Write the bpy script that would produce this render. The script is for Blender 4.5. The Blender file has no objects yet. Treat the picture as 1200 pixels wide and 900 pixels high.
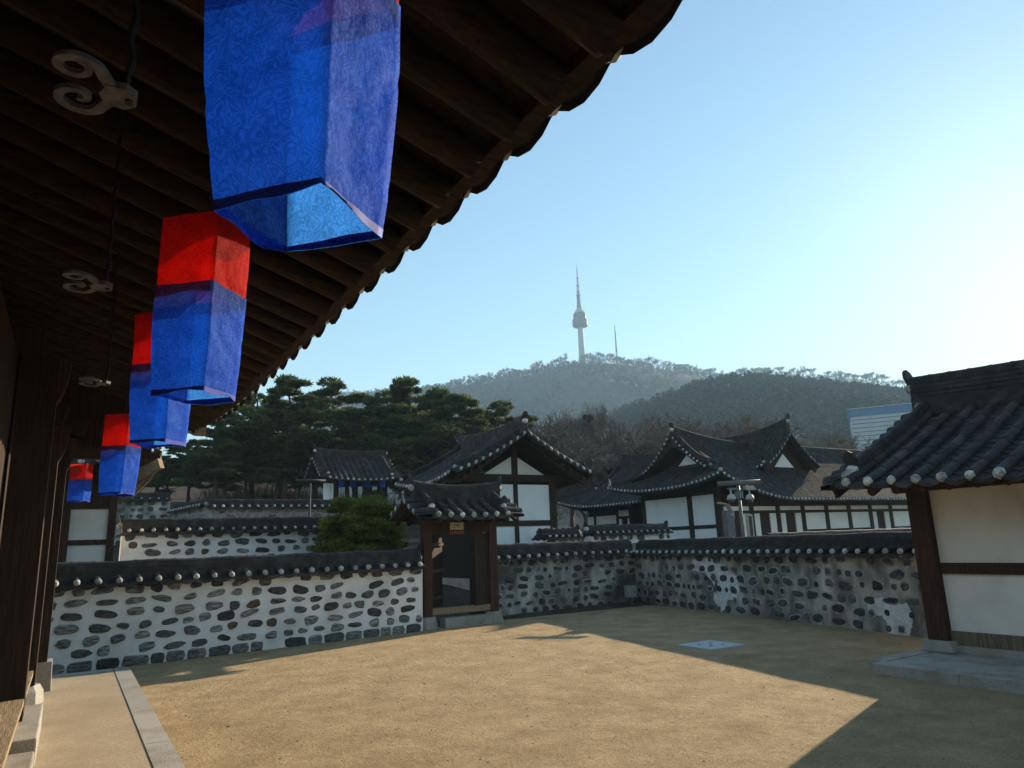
import bpy, math, random
import numpy as np
from mathutils import Vector, noise as mnoise
R = math.radians
rnd = random.Random(11)
scene = bpy.context.scene
COL = scene.collection

# ---------------------------------------------------------------- camera
F_PX, CX, CY, EYE = 832.0, 600.0, 450.0, 2.1          # measured on the 1200 x 900 photograph
def _n(v): return v / np.linalg.norm(v)
UP = _n(np.array([-138., -3705., 832.]))
AY = np.array([82 - 600., 652 - 450., 832.]); AY = _n(AY - UP * (AY @ UP))
AX = np.cross(AY, UP)
cam_data = bpy.data.cameras.new('camera'); cam = bpy.data.objects.new('camera', cam_data); COL.objects.link(cam)
cam_data.sensor_width = 36.0; cam_data.lens = F_PX / 1200 * 36; cam_data.clip_start = 0.05; cam_data.clip_end = 6000
from mathutils import Matrix
cam.matrix_world = Matrix(((AX[0], -AX[1], -AX[2], 0), (AY[0], -AY[1], -AY[2], 0), (UP[0], -UP[1], -UP[2], EYE), (0, 0, 0, 1)))
scene.camera = cam

# ---------------------------------------------------------------- light
SUN_DIR = _n(np.array([2.78, 0.95, 1.0])); SUN_EL = math.asin(SUN_DIR[2]); SUN_AZ = math.atan2(SUN_DIR[0], SUN_DIR[1])
world = bpy.data.worlds.new('World'); scene.world = world; world.use_nodes = True
wn = world.node_tree.nodes; wl = world.node_tree.links
bg = wn['Background']; sky = wn.new('ShaderNodeTexSky'); sky.sky_type = 'NISHITA'; sky.sun_disc = False
sky.sun_elevation = SUN_EL; sky.sun_rotation = SUN_AZ; sky.air_density = 1.3; sky.dust_density = 0.16; sky.ozone_density = 1.6
tint = wn.new('ShaderNodeMix'); tint.data_type = 'RGBA'; tint.blend_type = 'MULTIPLY'; tint.inputs[0].default_value = 1.0; tint.inputs[7].default_value = (0.81, 0.98, 1.03, 1)
wl.new(sky.outputs[0], tint.inputs[6]); wl.new(tint.outputs[2], bg.inputs[0]); bg.inputs[1].default_value = 0.070
sd = bpy.data.lights.new('sun', 'SUN'); sd.energy = 5.0; sd.angle = R(0.5); sd.color = (1.0, 0.84, 0.62)
sun = bpy.data.objects.new('sun', sd); COL.objects.link(sun)
sun.rotation_euler = Vector(tuple(-SUN_DIR)).to_track_quat('-Z', 'Y').to_euler(); sun.location = (60, 20, 60)
vs = scene.view_settings; vs.view_transform = 'Standard'; vs.look = 'None'; vs.gamma = 1.0; vs.use_curve_mapping = False; vs.exposure = 1.34
scene.cycles.max_bounces = 8; scene.cycles.diffuse_bounces = 4; scene.cycles.volume_bounces = 1; scene.cycles.transparent_max_bounces = 8

# ---------------------------------------------------------------- measuring helpers
def ray(x, y):
    d = np.array([x - CX, y - CY, F_PX]); return np.array([d @ AX, d @ AY, d @ UP])
EYEV = np.array([0, 0, EYE])
def on_z(x, y, z): r = ray(x, y); return r * ((z - EYE) / r[2]) + EYEV
def on_y(x, y, Y): r = ray(x, y); return r * (Y / r[1]) + EYEV
def on_x(x, y, X): r = ray(x, y); return r * (X / r[0]) + EYEV
def on_d(x, y, d): return ray(x, y) * (d / F_PX) + EYEV

# ---------------------------------------------------------------- materials
def mat(name, c1, c2=None, scale=8.0, rough=0.85, bump=0.0, bscale=None, stretch=(1, 1, 1), detail=6.0, island=0.0, spec=0.3, lo=0.35, hi=0.65, c3=None, c3scale=1.0, c3lo=0.5, c3hi=0.7, transl=None):
    m = bpy.data.materials.new(name); m.use_nodes = True
    nt = m.node_tree; N = nt.nodes; L = nt.links; b = N['Principled BSDF']
    b.inputs['Roughness'].default_value = rough
    b.inputs['Specular IOR Level'].default_value = spec
    tc = N.new('ShaderNodeTexCoord'); mp = N.new('ShaderNodeMapping'); mp.inputs['Scale'].default_value = stretch
    L.new(tc.outputs['Object'], mp.inputs[0])
    nz = N.new('ShaderNodeTexNoise'); nz.inputs['Scale'].default_value = scale; nz.inputs['Detail'].default_value = detail; nz.inputs['Roughness'].default_value = 0.6
    L.new(mp.outputs[0], nz.inputs['Vector'])
    cr = N.new('ShaderNodeValToRGB'); cr.color_ramp.elements[0].position = lo; cr.color_ramp.elements[1].position = hi
    cr.color_ramp.elements[0].color = (*c1, 1); cr.color_ramp.elements[1].color = (*(c2 or c1), 1)
    L.new(nz.outputs[0], cr.inputs[0]); out = cr.outputs[0]
    if c3:
        n3 = N.new('ShaderNodeTexNoise'); n3.inputs['Scale'].default_value = c3scale; n3.inputs['Detail'].default_value = 5; L.new(tc.outputs['Object'], n3.inputs['Vector'])
        r3 = N.new('ShaderNodeMapRange'); r3.inputs[1].default_value = c3lo; r3.inputs[2].default_value = c3hi; L.new(n3.outputs[0], r3.inputs[0])
        mx = N.new('ShaderNodeMix'); mx.data_type = 'RGBA'; L.new(r3.outputs[0], mx.inputs[0]); L.new(out, mx.inputs[6]); mx.inputs[7].default_value = (*c3, 1); out = mx.outputs[2]
    if island:
        g = N.new('ShaderNodeNewGeometry'); mr = N.new('ShaderNodeMapRange'); mr.inputs[3].default_value = 1 - island; mr.inputs[4].default_value = 1 + island
        L.new(g.outputs['Random Per Island'], mr.inputs[0])
        vm = N.new('ShaderNodeVectorMath'); vm.operation = 'SCALE'; L.new(out, vm.inputs[0]); L.new(mr.outputs[0], vm.inputs['Scale']); out = vm.outputs[0]
    L.new(out, b.inputs['Base Color'])
    if bump:
        nb = N.new('ShaderNodeTexNoise'); nb.inputs['Scale'].default_value = bscale or scale * 3; nb.inputs['Detail'].default_value = 8
        L.new(mp.outputs[0], nb.inputs['Vector'])
        bp = N.new('ShaderNodeBump'); bp.inputs['Strength'].default_value = bump; bp.inputs['Distance'].default_value = 0.02
        L.new(nb.outputs[0], bp.inputs['Height']); L.new(bp.outputs[0], b.inputs['Normal'])
    if transl:
        tr = N.new('ShaderNodeBsdfTranslucent'); L.new(out, tr.inputs[0]); ms = N.new('ShaderNodeMixShader'); ms.inputs[0].default_value = transl
        L.new(b.outputs[0], ms.inputs[1]); L.new(tr.outputs[0], ms.inputs[2]); L.new(ms.outputs[0], N['Material Output'].inputs[0])
    return m

M = {}
M['tile'] = mat('roof tile', (0.023, 0.0195, 0.018), (0.056, 0.048, 0.045), 5, 0.74, 0.3, 30, c3=(0.085, 0.080, 0.072), c3scale=2.5, c3lo=0.52, c3hi=0.8, spec=0.25, island=0.25)
M['plaster'] = mat('lime plaster', (0.62, 0.60, 0.56), (0.78, 0.77, 0.74), 3, 0.9, 0.12, 40)
M['capplaster'] = mat('tile end plaster', (0.22, 0.21, 0.19), (0.66, 0.63, 0.57), 12, 0.9, 0.5, 40, island=0.3)
M['wallplaster'] = mat('whitewash', (0.76, 0.76, 0.75), (0.88, 0.88, 0.87), 2.5, 0.92, 0.3, 25, c3=(0.50, 0.49, 0.46), c3scale=1.3, c3lo=0.52, c3hi=0.85)
M['housewhite'] = mat('white wall panel', (0.82, 0.81, 0.78), (0.90, 0.89, 0.87), 1.2, 0.9, 0.05, 30, c3=(0.52, 0.49, 0.44), c3scale=0.8, c3lo=0.55, c3hi=0.9)
M['hutwhite'] = mat('cream wall panel', (0.78, 0.72, 0.64), (0.87, 0.82, 0.75), 1.0, 0.9, 0.12, 40, c3=(0.60, 0.53, 0.44), c3scale=0.9, c3lo=0.5, c3hi=0.85)
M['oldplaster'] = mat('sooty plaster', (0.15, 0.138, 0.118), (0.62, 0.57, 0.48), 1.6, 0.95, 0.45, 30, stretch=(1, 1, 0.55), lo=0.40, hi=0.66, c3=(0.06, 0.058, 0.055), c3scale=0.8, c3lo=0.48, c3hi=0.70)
M['patchplaster'] = mat('repair plaster', (0.50, 0.495, 0.48), (0.78, 0.775, 0.76), 7, 0.95, 0.4, 30)
M['rim'] = mat('pale mortar rim', (0.20, 0.195, 0.185), (0.44, 0.43, 0.41), 14, 0.95, 0.3, 40)
M['stone'] = mat('field stone', (0.055, 0.055, 0.056), (0.36, 0.355, 0.33), 11, 0.85, 0.9, 22, stretch=(0.6, 0.6, 3.2), island=0.5, lo=0.38, hi=0.68)
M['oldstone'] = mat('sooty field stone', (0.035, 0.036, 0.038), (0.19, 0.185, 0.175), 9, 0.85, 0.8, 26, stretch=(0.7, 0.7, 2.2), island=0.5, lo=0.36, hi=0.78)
M['brownstone'] = mat('brown field stone', (0.035, 0.025, 0.017), (0.16, 0.11, 0.07), 9, 0.85, 0.7, 26, stretch=(0.7, 0.7, 2.6), island=0.4)
M['darkstone'] = mat('dark field stone', (0.030, 0.031, 0.034), (0.16, 0.16, 0.155), 10, 0.85, 0.8, 24, stretch=(0.7, 0.7, 2.4), island=0.45, lo=0.38, hi=0.75)
M['greystone'] = mat('grey cut stone', (0.13, 0.128, 0.12), (0.30, 0.29, 0.27), 8, 0.9, 0.5, 26, island=0.4)
M['shadeplank'] = mat('shade dark plank', (0.006, 0.004, 0.003), (0.02, 0.012, 0.008), 3, 0.8, 0.4, 10, stretch=(9, 9, 0.7))  # timber colour darkened to carry the shade behind the gate opening
M['claydaub'] = mat('clay daub', (0.30, 0.24, 0.16), (0.44, 0.36, 0.25), 3, 0.9, 0.1, 30)
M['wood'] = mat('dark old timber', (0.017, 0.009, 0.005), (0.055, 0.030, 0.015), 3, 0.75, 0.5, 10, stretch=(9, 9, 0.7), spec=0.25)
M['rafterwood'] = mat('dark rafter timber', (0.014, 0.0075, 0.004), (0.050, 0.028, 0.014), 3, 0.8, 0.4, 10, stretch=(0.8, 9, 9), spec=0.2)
M['redwood'] = mat('red brown timber', (0.030, 0.012, 0.007), (0.085, 0.036, 0.020), 3, 0.75, 0.5, 10, stretch=(9, 9, 0.7))
M['weatherwood'] = mat('weathered timber', (0.10, 0.075, 0.05), (0.24, 0.18, 0.12), 4, 0.85, 0.5, 12, stretch=(9, 9, 0.7))
M['batten'] = mat('grey brown batten', (0.05, 0.036, 0.025), (0.11, 0.08, 0.055), 4, 0.85, 0.4, 12)
M['palewood'] = mat('pale plank timber', (0.20, 0.14, 0.08), (0.38, 0.28, 0.17), 4, 0.8, 0.4, 12, stretch=(9, 0.7, 9))
M['granite'] = mat('granite', (0.28, 0.26, 0.23), (0.48, 0.45, 0.40), 60, 0.85, 0.5, 70, c3=(0.26, 0.22, 0.16), c3scale=2.6, c3lo=0.45, c3hi=0.75, island=0.12)
M['terracefill'] = mat('terrace fill', (0.36, 0.275, 0.175), (0.52, 0.41, 0.28), 40, 0.95, 0.35, 90, c3=(0.34, 0.26, 0.16), c3scale=1.2, c3lo=0.45, c3hi=0.75)
M['iron'] = mat('wrought iron', (0.06, 0.057, 0.053), (0.17, 0.16, 0.145), 20, 0.6, 0.3, 60)
M['blackiron'] = mat('black iron', (0.012, 0.012, 0.012), (0.03, 0.028, 0.026), 20, 0.6, 0.3, 60)
M['greymetal'] = mat('grey painted metal', (0.10, 0.105, 0.105), (0.15, 0.155, 0.155), 6, 0.5)
M['darkmetal'] = mat('dull dark metal', (0.035, 0.04, 0.042), (0.055, 0.06, 0.062), 6, 0.7)
M['lightmetal'] = mat('pale painted metal', (0.34, 0.34, 0.32), (0.42, 0.42, 0.40), 6, 0.45)
M['glassdark'] = mat('dark glass', (0.02, 0.02, 0.025), (0.03, 0.03, 0.035), 6, 0.15, spec=0.6)
M['signyellow'] = mat('cream sign board', (0.50, 0.43, 0.26), (0.56, 0.49, 0.31), 6, 0.7)
M['orange'] = mat('orange lettering', (0.55, 0.16, 0.04), (0.6, 0.2, 0.05), 6, 0.7)
M['bark'] = mat('pine bark', (0.045, 0.030, 0.022), (0.13, 0.085, 0.06), 5, 0.95, 0.6, 14, stretch=(3, 3, 1))
M['barebark'] = mat('bare twig bark', (0.12, 0.093, 0.077), (0.23, 0.18, 0.15), 5, 0.95, island=0.25)
M['needles'] = mat('pine needles', (0.030, 0.055, 0.014), (0.14, 0.165, 0.045), 0.9, 0.75, island=0.5, transl=0.38)
M['brightneedles'] = mat('garden pine needles', (0.07, 0.10, 0.013), (0.23, 0.26, 0.035), 2.5, 0.75, island=0.5, transl=0.4)
M['brush'] = mat('winter brush', (0.07, 0.055, 0.040), (0.15, 0.12, 0.09), 1.0, 0.95, island=0.5)
M['hillground'] = mat('hill ground', (0.06, 0.055, 0.040), (0.11, 0.095, 0.07), 0.03, 0.95)
M['hillconifer'] = mat('hill conifer crowns', (0.016, 0.028, 0.013), (0.036, 0.052, 0.024), 0.02, 0.95, island=0.3)
M['hillbare'] = mat('hill bare crowns', (0.060, 0.052, 0.042), (0.095, 0.082, 0.066), 0.02, 0.95, island=0.2)
M['concrete'] = mat('tower concrete', (0.36, 0.36, 0.36), (0.42, 0.42, 0.42), 0.2, 0.8)
M['towergrey'] = mat('tower cladding', (0.045, 0.048, 0.05), (0.07, 0.073, 0.075), 0.3, 0.6)
M['towerband'] = mat('tower band', (0.10, 0.105, 0.11), (0.13, 0.135, 0.14), 0.3, 0.6)
M['towerred'] = mat('mast red', (0.24, 0.09, 0.08), (0.28, 0.11, 0.10), 0.3, 0.7)
M['whitepaint'] = mat('white cladding', (0.46, 0.48, 0.50), (0.52, 0.54, 0.56), 0.5, 0.6)
M['bluepaint'] = mat('blue fascia', (0.04, 0.15, 0.30), (0.05, 0.18, 0.34), 0.5, 0.5)
M['cover'] = mat('steel cover', (0.34, 0.38, 0.40), (0.44, 0.47, 0.48), 12, 0.6, 0.1, 60)
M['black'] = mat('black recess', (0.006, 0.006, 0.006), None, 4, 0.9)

def sand_mat():
    m = mat('courtyard sand', (0.40, 0.285, 0.155), (0.54, 0.395, 0.225), 1.6, 0.95, 0.0, c3=(0.26, 0.165, 0.075), c3scale=0.55, c3lo=0.60, c3hi=0.82)
    nt = m.node_tree; N = nt.nodes; L = nt.links; b = N['Principled BSDF']; b.inputs['Specular IOR Level'].default_value = 0.1
    tc = N['Texture Coordinate']; src = b.inputs['Base Color'].links[0].from_socket
    g = N.new('ShaderNodeTexNoise'); g.inputs['Scale'].default_value = 48; g.inputs['Detail'].default_value = 8; g.inputs['Roughness'].default_value = 0.75; L.new(tc.outputs['Object'], g.inputs['Vector'])
    mr = N.new('ShaderNodeMapRange'); mr.inputs[1].default_value = 0.3; mr.inputs[2].default_value = 0.7; mr.inputs[3].default_value = 0.52; mr.inputs[4].default_value = 1.36; L.new(g.outputs[0], mr.inputs[0])
    g2 = N.new('ShaderNodeTexNoise'); g2.inputs['Scale'].default_value = 7; g2.inputs['Detail'].default_value = 8; g2.inputs['Roughness'].default_value = 0.7; L.new(tc.outputs['Object'], g2.inputs['Vector'])
    mr2 = N.new('ShaderNodeMapRange'); mr2.inputs[1].default_value = 0.3; mr2.inputs[2].default_value = 0.7; mr2.inputs[3].default_value = 0.88; mr2.inputs[4].default_value = 1.1; L.new(g2.outputs[0], mr2.inputs[0])
    mu = N.new('ShaderNodeMath'); mu.operation = 'MULTIPLY'; L.new(mr.outputs[0], mu.inputs[0]); L.new(mr2.outputs[0], mu.inputs[1])
    vm = N.new('ShaderNodeVectorMath'); vm.operation = 'SCALE'; L.new(src, vm.inputs[0]); L.new(mu.outputs[0], vm.inputs['Scale']); L.new(vm.outputs[0], b.inputs['Base Color'])
    bp = N.new('ShaderNodeBump'); bp.inputs['Strength'].default_value = 1.0; bp.inputs['Distance'].default_value = 0.03
    ad = N.new('ShaderNodeMath'); ad.operation = 'MULTIPLY_ADD'; L.new(g2.outputs[0], ad.inputs[0]); ad.inputs[1].default_value = 2.5; L.new(g.outputs[0], ad.inputs[2])
    L.new(ad.outputs[0], bp.inputs['Height']); L.new(bp.outputs[0], b.inputs['Normal'])
    return m
M['sand'] = sand_mat()

def silk_mat(name, c_dark, c_light, c_trans):
    m = bpy.data.materials.new(name); m.use_nodes = True; nt = m.node_tree; N = nt.nodes; L = nt.links; b = N['Principled BSDF']
    b.inputs['Roughness'].default_value = 0.65; b.inputs['Specular IOR Level'].default_value = 0.05
    b.inputs['Sheen Weight'].default_value = 0.0
    tc = N.new('ShaderNodeTexCoord')
    wob = N.new('ShaderNodeTexNoise'); wob.inputs['Scale'].default_value = 14; L.new(tc.outputs['Object'], wob.inputs['Vector'])
    mixv = N.new('ShaderNodeVectorMath'); mixv.operation = 'MULTIPLY_ADD'; L.new(wob.outputs['Color'], mixv.inputs[0]); mixv.inputs[1].default_value = (0.16, 0.16, 0.16); L.new(tc.outputs['Object'], mixv.inputs[2])
    vo = N.new('ShaderNodeTexVoronoi'); vo.feature = 'DISTANCE_TO_EDGE'; vo.inputs['Scale'].default_value = 85; L.new(mixv.outputs[0], vo.inputs['Vector'])
    wv = N.new('ShaderNodeTexVoronoi'); wv.feature = 'F1'; wv.inputs['Scale'].default_value = 17; L.new(mixv.outputs[0], wv.inputs['Vector'])
    sn = N.new('ShaderNodeMath'); sn.operation = 'SINE'; ml = N.new('ShaderNodeMath'); ml.operation = 'MULTIPLY'; ml.inputs[1].default_value = 24; L.new(wv.outputs['Distance'], ml.inputs[0]); L.new(ml.outputs[0], sn.inputs[0])
    m1 = N.new('ShaderNodeMapRange'); m1.inputs[1].default_value = 0.02; m1.inputs[2].default_value = 0.10; L.new(vo.outputs['Distance'], m1.inputs[0])
    m2 = N.new('ShaderNodeMapRange'); m2.inputs[1].default_value = -0.5; m2.inputs[2].default_value = 0.2; L.new(sn.outputs[0], m2.inputs[0])
    pa = N.new('ShaderNodeMath'); pa.operation = 'MULTIPLY'; L.new(m1.outputs[0], pa.inputs[0]); L.new(m2.outputs[0], pa.inputs[1])
    big = N.new('ShaderNodeTexNoise'); big.inputs['Scale'].default_value = 11; big.inputs['Detail'].default_value = 5; L.new(tc.outputs['Object'], big.inputs['Vector'])
    pm = N.new('ShaderNodeMath'); pm.operation = 'MULTIPLY_ADD'; L.new(pa.outputs[0], pm.inputs[0]); pm.inputs[1].default_value = 0.42; L.new(big.outputs[0], pm.inputs[2])
    mp = N.new('ShaderNodeMapRange'); mp.inputs[1].default_value = 0.35; mp.inputs[2].default_value = 1.05; L.new(pm.outputs[0], mp.inputs[0])
    cm = N.new('ShaderNodeMix'); cm.data_type = 'RGBA'; L.new(mp.outputs[0], cm.inputs[0]); cm.inputs[6].default_value = (*c_dark, 1); cm.inputs[7].default_value = (*c_light, 1)
    L.new(cm.outputs[2], b.inputs['Base Color'])
    cr = N.new('ShaderNodeTexNoise'); cr.inputs['Scale'].default_value = 14; cr.inputs['Detail'].default_value = 6; L.new(tc.outputs['Object'], cr.inputs['Vector'])
    bp = N.new('ShaderNodeBump'); bp.inputs['Strength'].default_value = 0.7; bp.inputs['Distance'].default_value = 0.02; L.new(cr.outputs[0], bp.inputs['Height']); L.new(bp.outputs[0], b.inputs['Normal'])
    tr = N.new('ShaderNodeBsdfTranslucent'); tm = N.new('ShaderNodeMix'); tm.data_type = 'RGBA'; L.new(mp.outputs[0], tm.inputs[0])
    tm.inputs[6].default_value = (*[c * 0.5 for c in c_trans], 1); tm.inputs[7].default_value = (*c_trans, 1); L.new(tm.outputs[2], tr.inputs[0])
    ms = N.new('ShaderNodeMixShader'); ms.inputs[0].default_value = 0.66; L.new(b.outputs[0], ms.inputs[1]); L.new(tr.outputs[0], ms.inputs[2])
    tp = N.new('ShaderNodeBsdfTransparent'); tp.inputs[0].default_value = (*[min(1, c * 1.2 + 0.1) for c in c_trans], 1)
    m3 = N.new('ShaderNodeMixShader'); m3.inputs[0].default_value = 0.2; L.new(ms.outputs[0], m3.inputs[1]); L.new(tp.outputs[0], m3.inputs[2])
    L.new(m3.outputs[0], N['Material Output'].inputs[0])
    return m
M['bluesilk'] = silk_mat('blue brocade silk', (0.02, 0.07, 0.60), (0.13, 0.32, 1.0), (0.05, 0.30, 1.0))
M['bluehem'] = mat('blue hem', (0.006, 0.02, 0.30), (0.01, 0.04, 0.42), 20, 0.7)
M['redsilk'] = silk_mat('red brocade silk', (0.42, 0.010, 0.008), (0.75, 0.035, 0.02), (0.95, 0.05, 0.02))

# ---------------------------------------------------------------- mesh builder
LOC = {}
class MB:
    def __init__(s): s.v = []; s.f = []; s.m = []
    def add(s, vs, fs, m=0):
        o = len(s.v); s.v += [tuple(map(float, p)) for p in vs]
        for f in fs: s.f.append(tuple(i + o for i in f)); s.m.append(m)
    def box(s, c, size, rz=0.0, m=0, taper=1.0):
        x, y, z = [k / 2 for k in size]; ca, sa = math.cos(rz), math.sin(rz); V = []
        for dz in (-z, z):
            t = taper if dz > 0 else 1.0
            for dx, dy in ((-x, -y), (x, -y), (x, y), (-x, y)):
                V.append((c[0] + (dx * ca - dy * sa) * t, c[1] + (dx * sa + dy * ca) * t, c[2] + dz))
        s.add(V, [(3, 2, 1, 0), (4, 5, 6, 7), (0, 1, 5, 4), (1, 2, 6, 5), (2, 3, 7, 6), (3, 0, 4, 7)], m)
    def span(s, a, b, m=0):                                   # box by two opposite corners
        s.box([(a[i] + b[i]) / 2 for i in range(3)], [abs(b[i] - a[i]) for i in range(3)], 0, m)
    def beam(s, p, q, w, h, m=0, up=(0, 0, 1)):               # rectangular bar from p to q
        p = np.array(p, float); q = np.array(q, float); d = _n(q - p); u = np.array(up, float); sd_ = np.cross(d, u)
        if np.linalg.norm(sd_) < 1e-4: sd_ = np.cross(d, (0, 1, 0))
        sd_ = _n(sd_); u = np.cross(sd_, d); V = []
        for e in (p, q):
            for a, b in ((-1, -1), (1, -1), (1, 1), (-1, 1)): V.append(e + sd_ * a * w / 2 + u * b * h / 2)
        s.add(V, [(0, 1, 2, 3), (7, 6, 5, 4), (1, 0, 4, 5), (2, 1, 5, 6), (3, 2, 6, 7), (0, 3, 7, 4)], m)
    def tube(s, pts, rad, n=8, m=0, caps=True):
        pts = [np.array(p, float) for p in pts]; V = []; F = []; ref = None
        if not hasattr(rad, '__len__'): rad = [rad] * len(pts)
        for i, p in enumerate(pts):
            d = _n(pts[min(i + 1, len(pts) - 1)] - pts[max(i - 1, 0)])
            if ref is None: ref = np.array((1, 0, 0)) if abs(d[0]) < 0.8 else np.array((0, 1, 0))
            a = _n(np.cross(d, ref)); b = np.cross(d, a); ref = np.cross(a, d) if False else ref
            for k in range(n):
                t = 2 * math.pi * k / n; V.append(p + (a * math.cos(t) + b * math.sin(t)) * rad[i])
        for i in range(len(pts) - 1):
            for k in range(n):
                k2 = (k + 1) % n; F.append((i * n + k, i * n + k2, (i + 1) * n + k2, (i + 1) * n + k))
        if caps: F.append(tuple(range(n))[::-1]); F.append(tuple((len(pts) - 1) * n + k for k in range(n)))
        s.add(V, F, m)
    def blob(s, c, r, m=0, nu=8, nv=5, jit=0.15, seed=0):
        q = random.Random(seed + int(abs(c[0]) * 977) + int(abs(c[1]) * 613)); V = [(c[0], c[1], c[2] - r[2])]
        for i in range(1, nv):
            t = math.pi * i / nv - math.pi / 2
            for k in range(nu):
                a = 2 * math.pi * k / nu; j = 1 + q.uniform(-jit, jit)
                V.append((c[0] + r[0] * math.cos(t) * math.cos(a) * j, c[1] + r[1] * math.cos(t) * math.sin(a) * j, c[2] + r[2] * math.sin(t) * j))
        V.append((c[0], c[1], c[2] + r[2])); F = []; last = len(V) - 1
        for k in range(nu):
            k2 = (k + 1) % nu; F.append((0, 1 + k2, 1 + k))
            for i in range(nv - 2): F.append((1 + i * nu + k, 1 + i * nu + k2, 1 + (i + 1) * nu + k2, 1 + (i + 1) * nu + k))
            F.append((last, 1 + (nv - 2) * nu + k, 1 + (nv - 2) * nu + k2))
        s.add(V, F, m)
    def build(s, name, mats, parent=None, smooth=False, edge=None):
        me = bpy.data.meshes.new(name)
        off = LOC.get(parent.name, (0, 0, 0)) if parent else (0, 0, 0)
        V = np.array(s.v, float) - np.array(off) if s.v else []
        me.from_pydata([tuple(p) for p in V], [], s.f)
        if isinstance(mats, str): mats = [mats]
        for k in mats: me.materials.append(M[k])
        if len(mats) > 1: me.polygons.foreach_set('material_index', s.m)
        me.polygons.foreach_set('use_smooth', [smooth] * len(s.f)); me.update()
        o = bpy.data.objects.new(name, me); COL.objects.link(o)
        if parent: o.parent = parent; LOC[o.name] = off
        else: LOC[o.name] = (0, 0, 0)
        return o
def tag(o, label=None, cat=None, group=None, kind=None):
    if label: o['label'] = label
    if cat: o['category'] = cat
    if group: o['group'] = group
    if kind: o['kind'] = kind
    return o
def thing(name, label, cat, loc=(0, 0, 0), group=None):
    o = bpy.data.objects.new(name, None); COL.objects.link(o); o.location = tuple(map(float, loc)); LOC[o.name] = tuple(map(float, loc))
    o.empty_display_size = 0.2
    return tag(o, label, cat, group)
def copy_tree(o, loc, rz=0.0, sc=1.0, label=None):
    c = o.copy(); COL.objects.link(c); c.location = tuple(map(float, loc)); c.rotation_euler = (0, 0, rz); c.scale = (sc,) * 3 if not hasattr(sc, '__len__') else sc
    if label: c['label'] = label
    for ch in list(o.children):
        k = ch.copy(); COL.objects.link(k); k.parent = c
        for g in list(ch.children): d = g.copy(); COL.objects.link(d); d.parent = k
    return c

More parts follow.
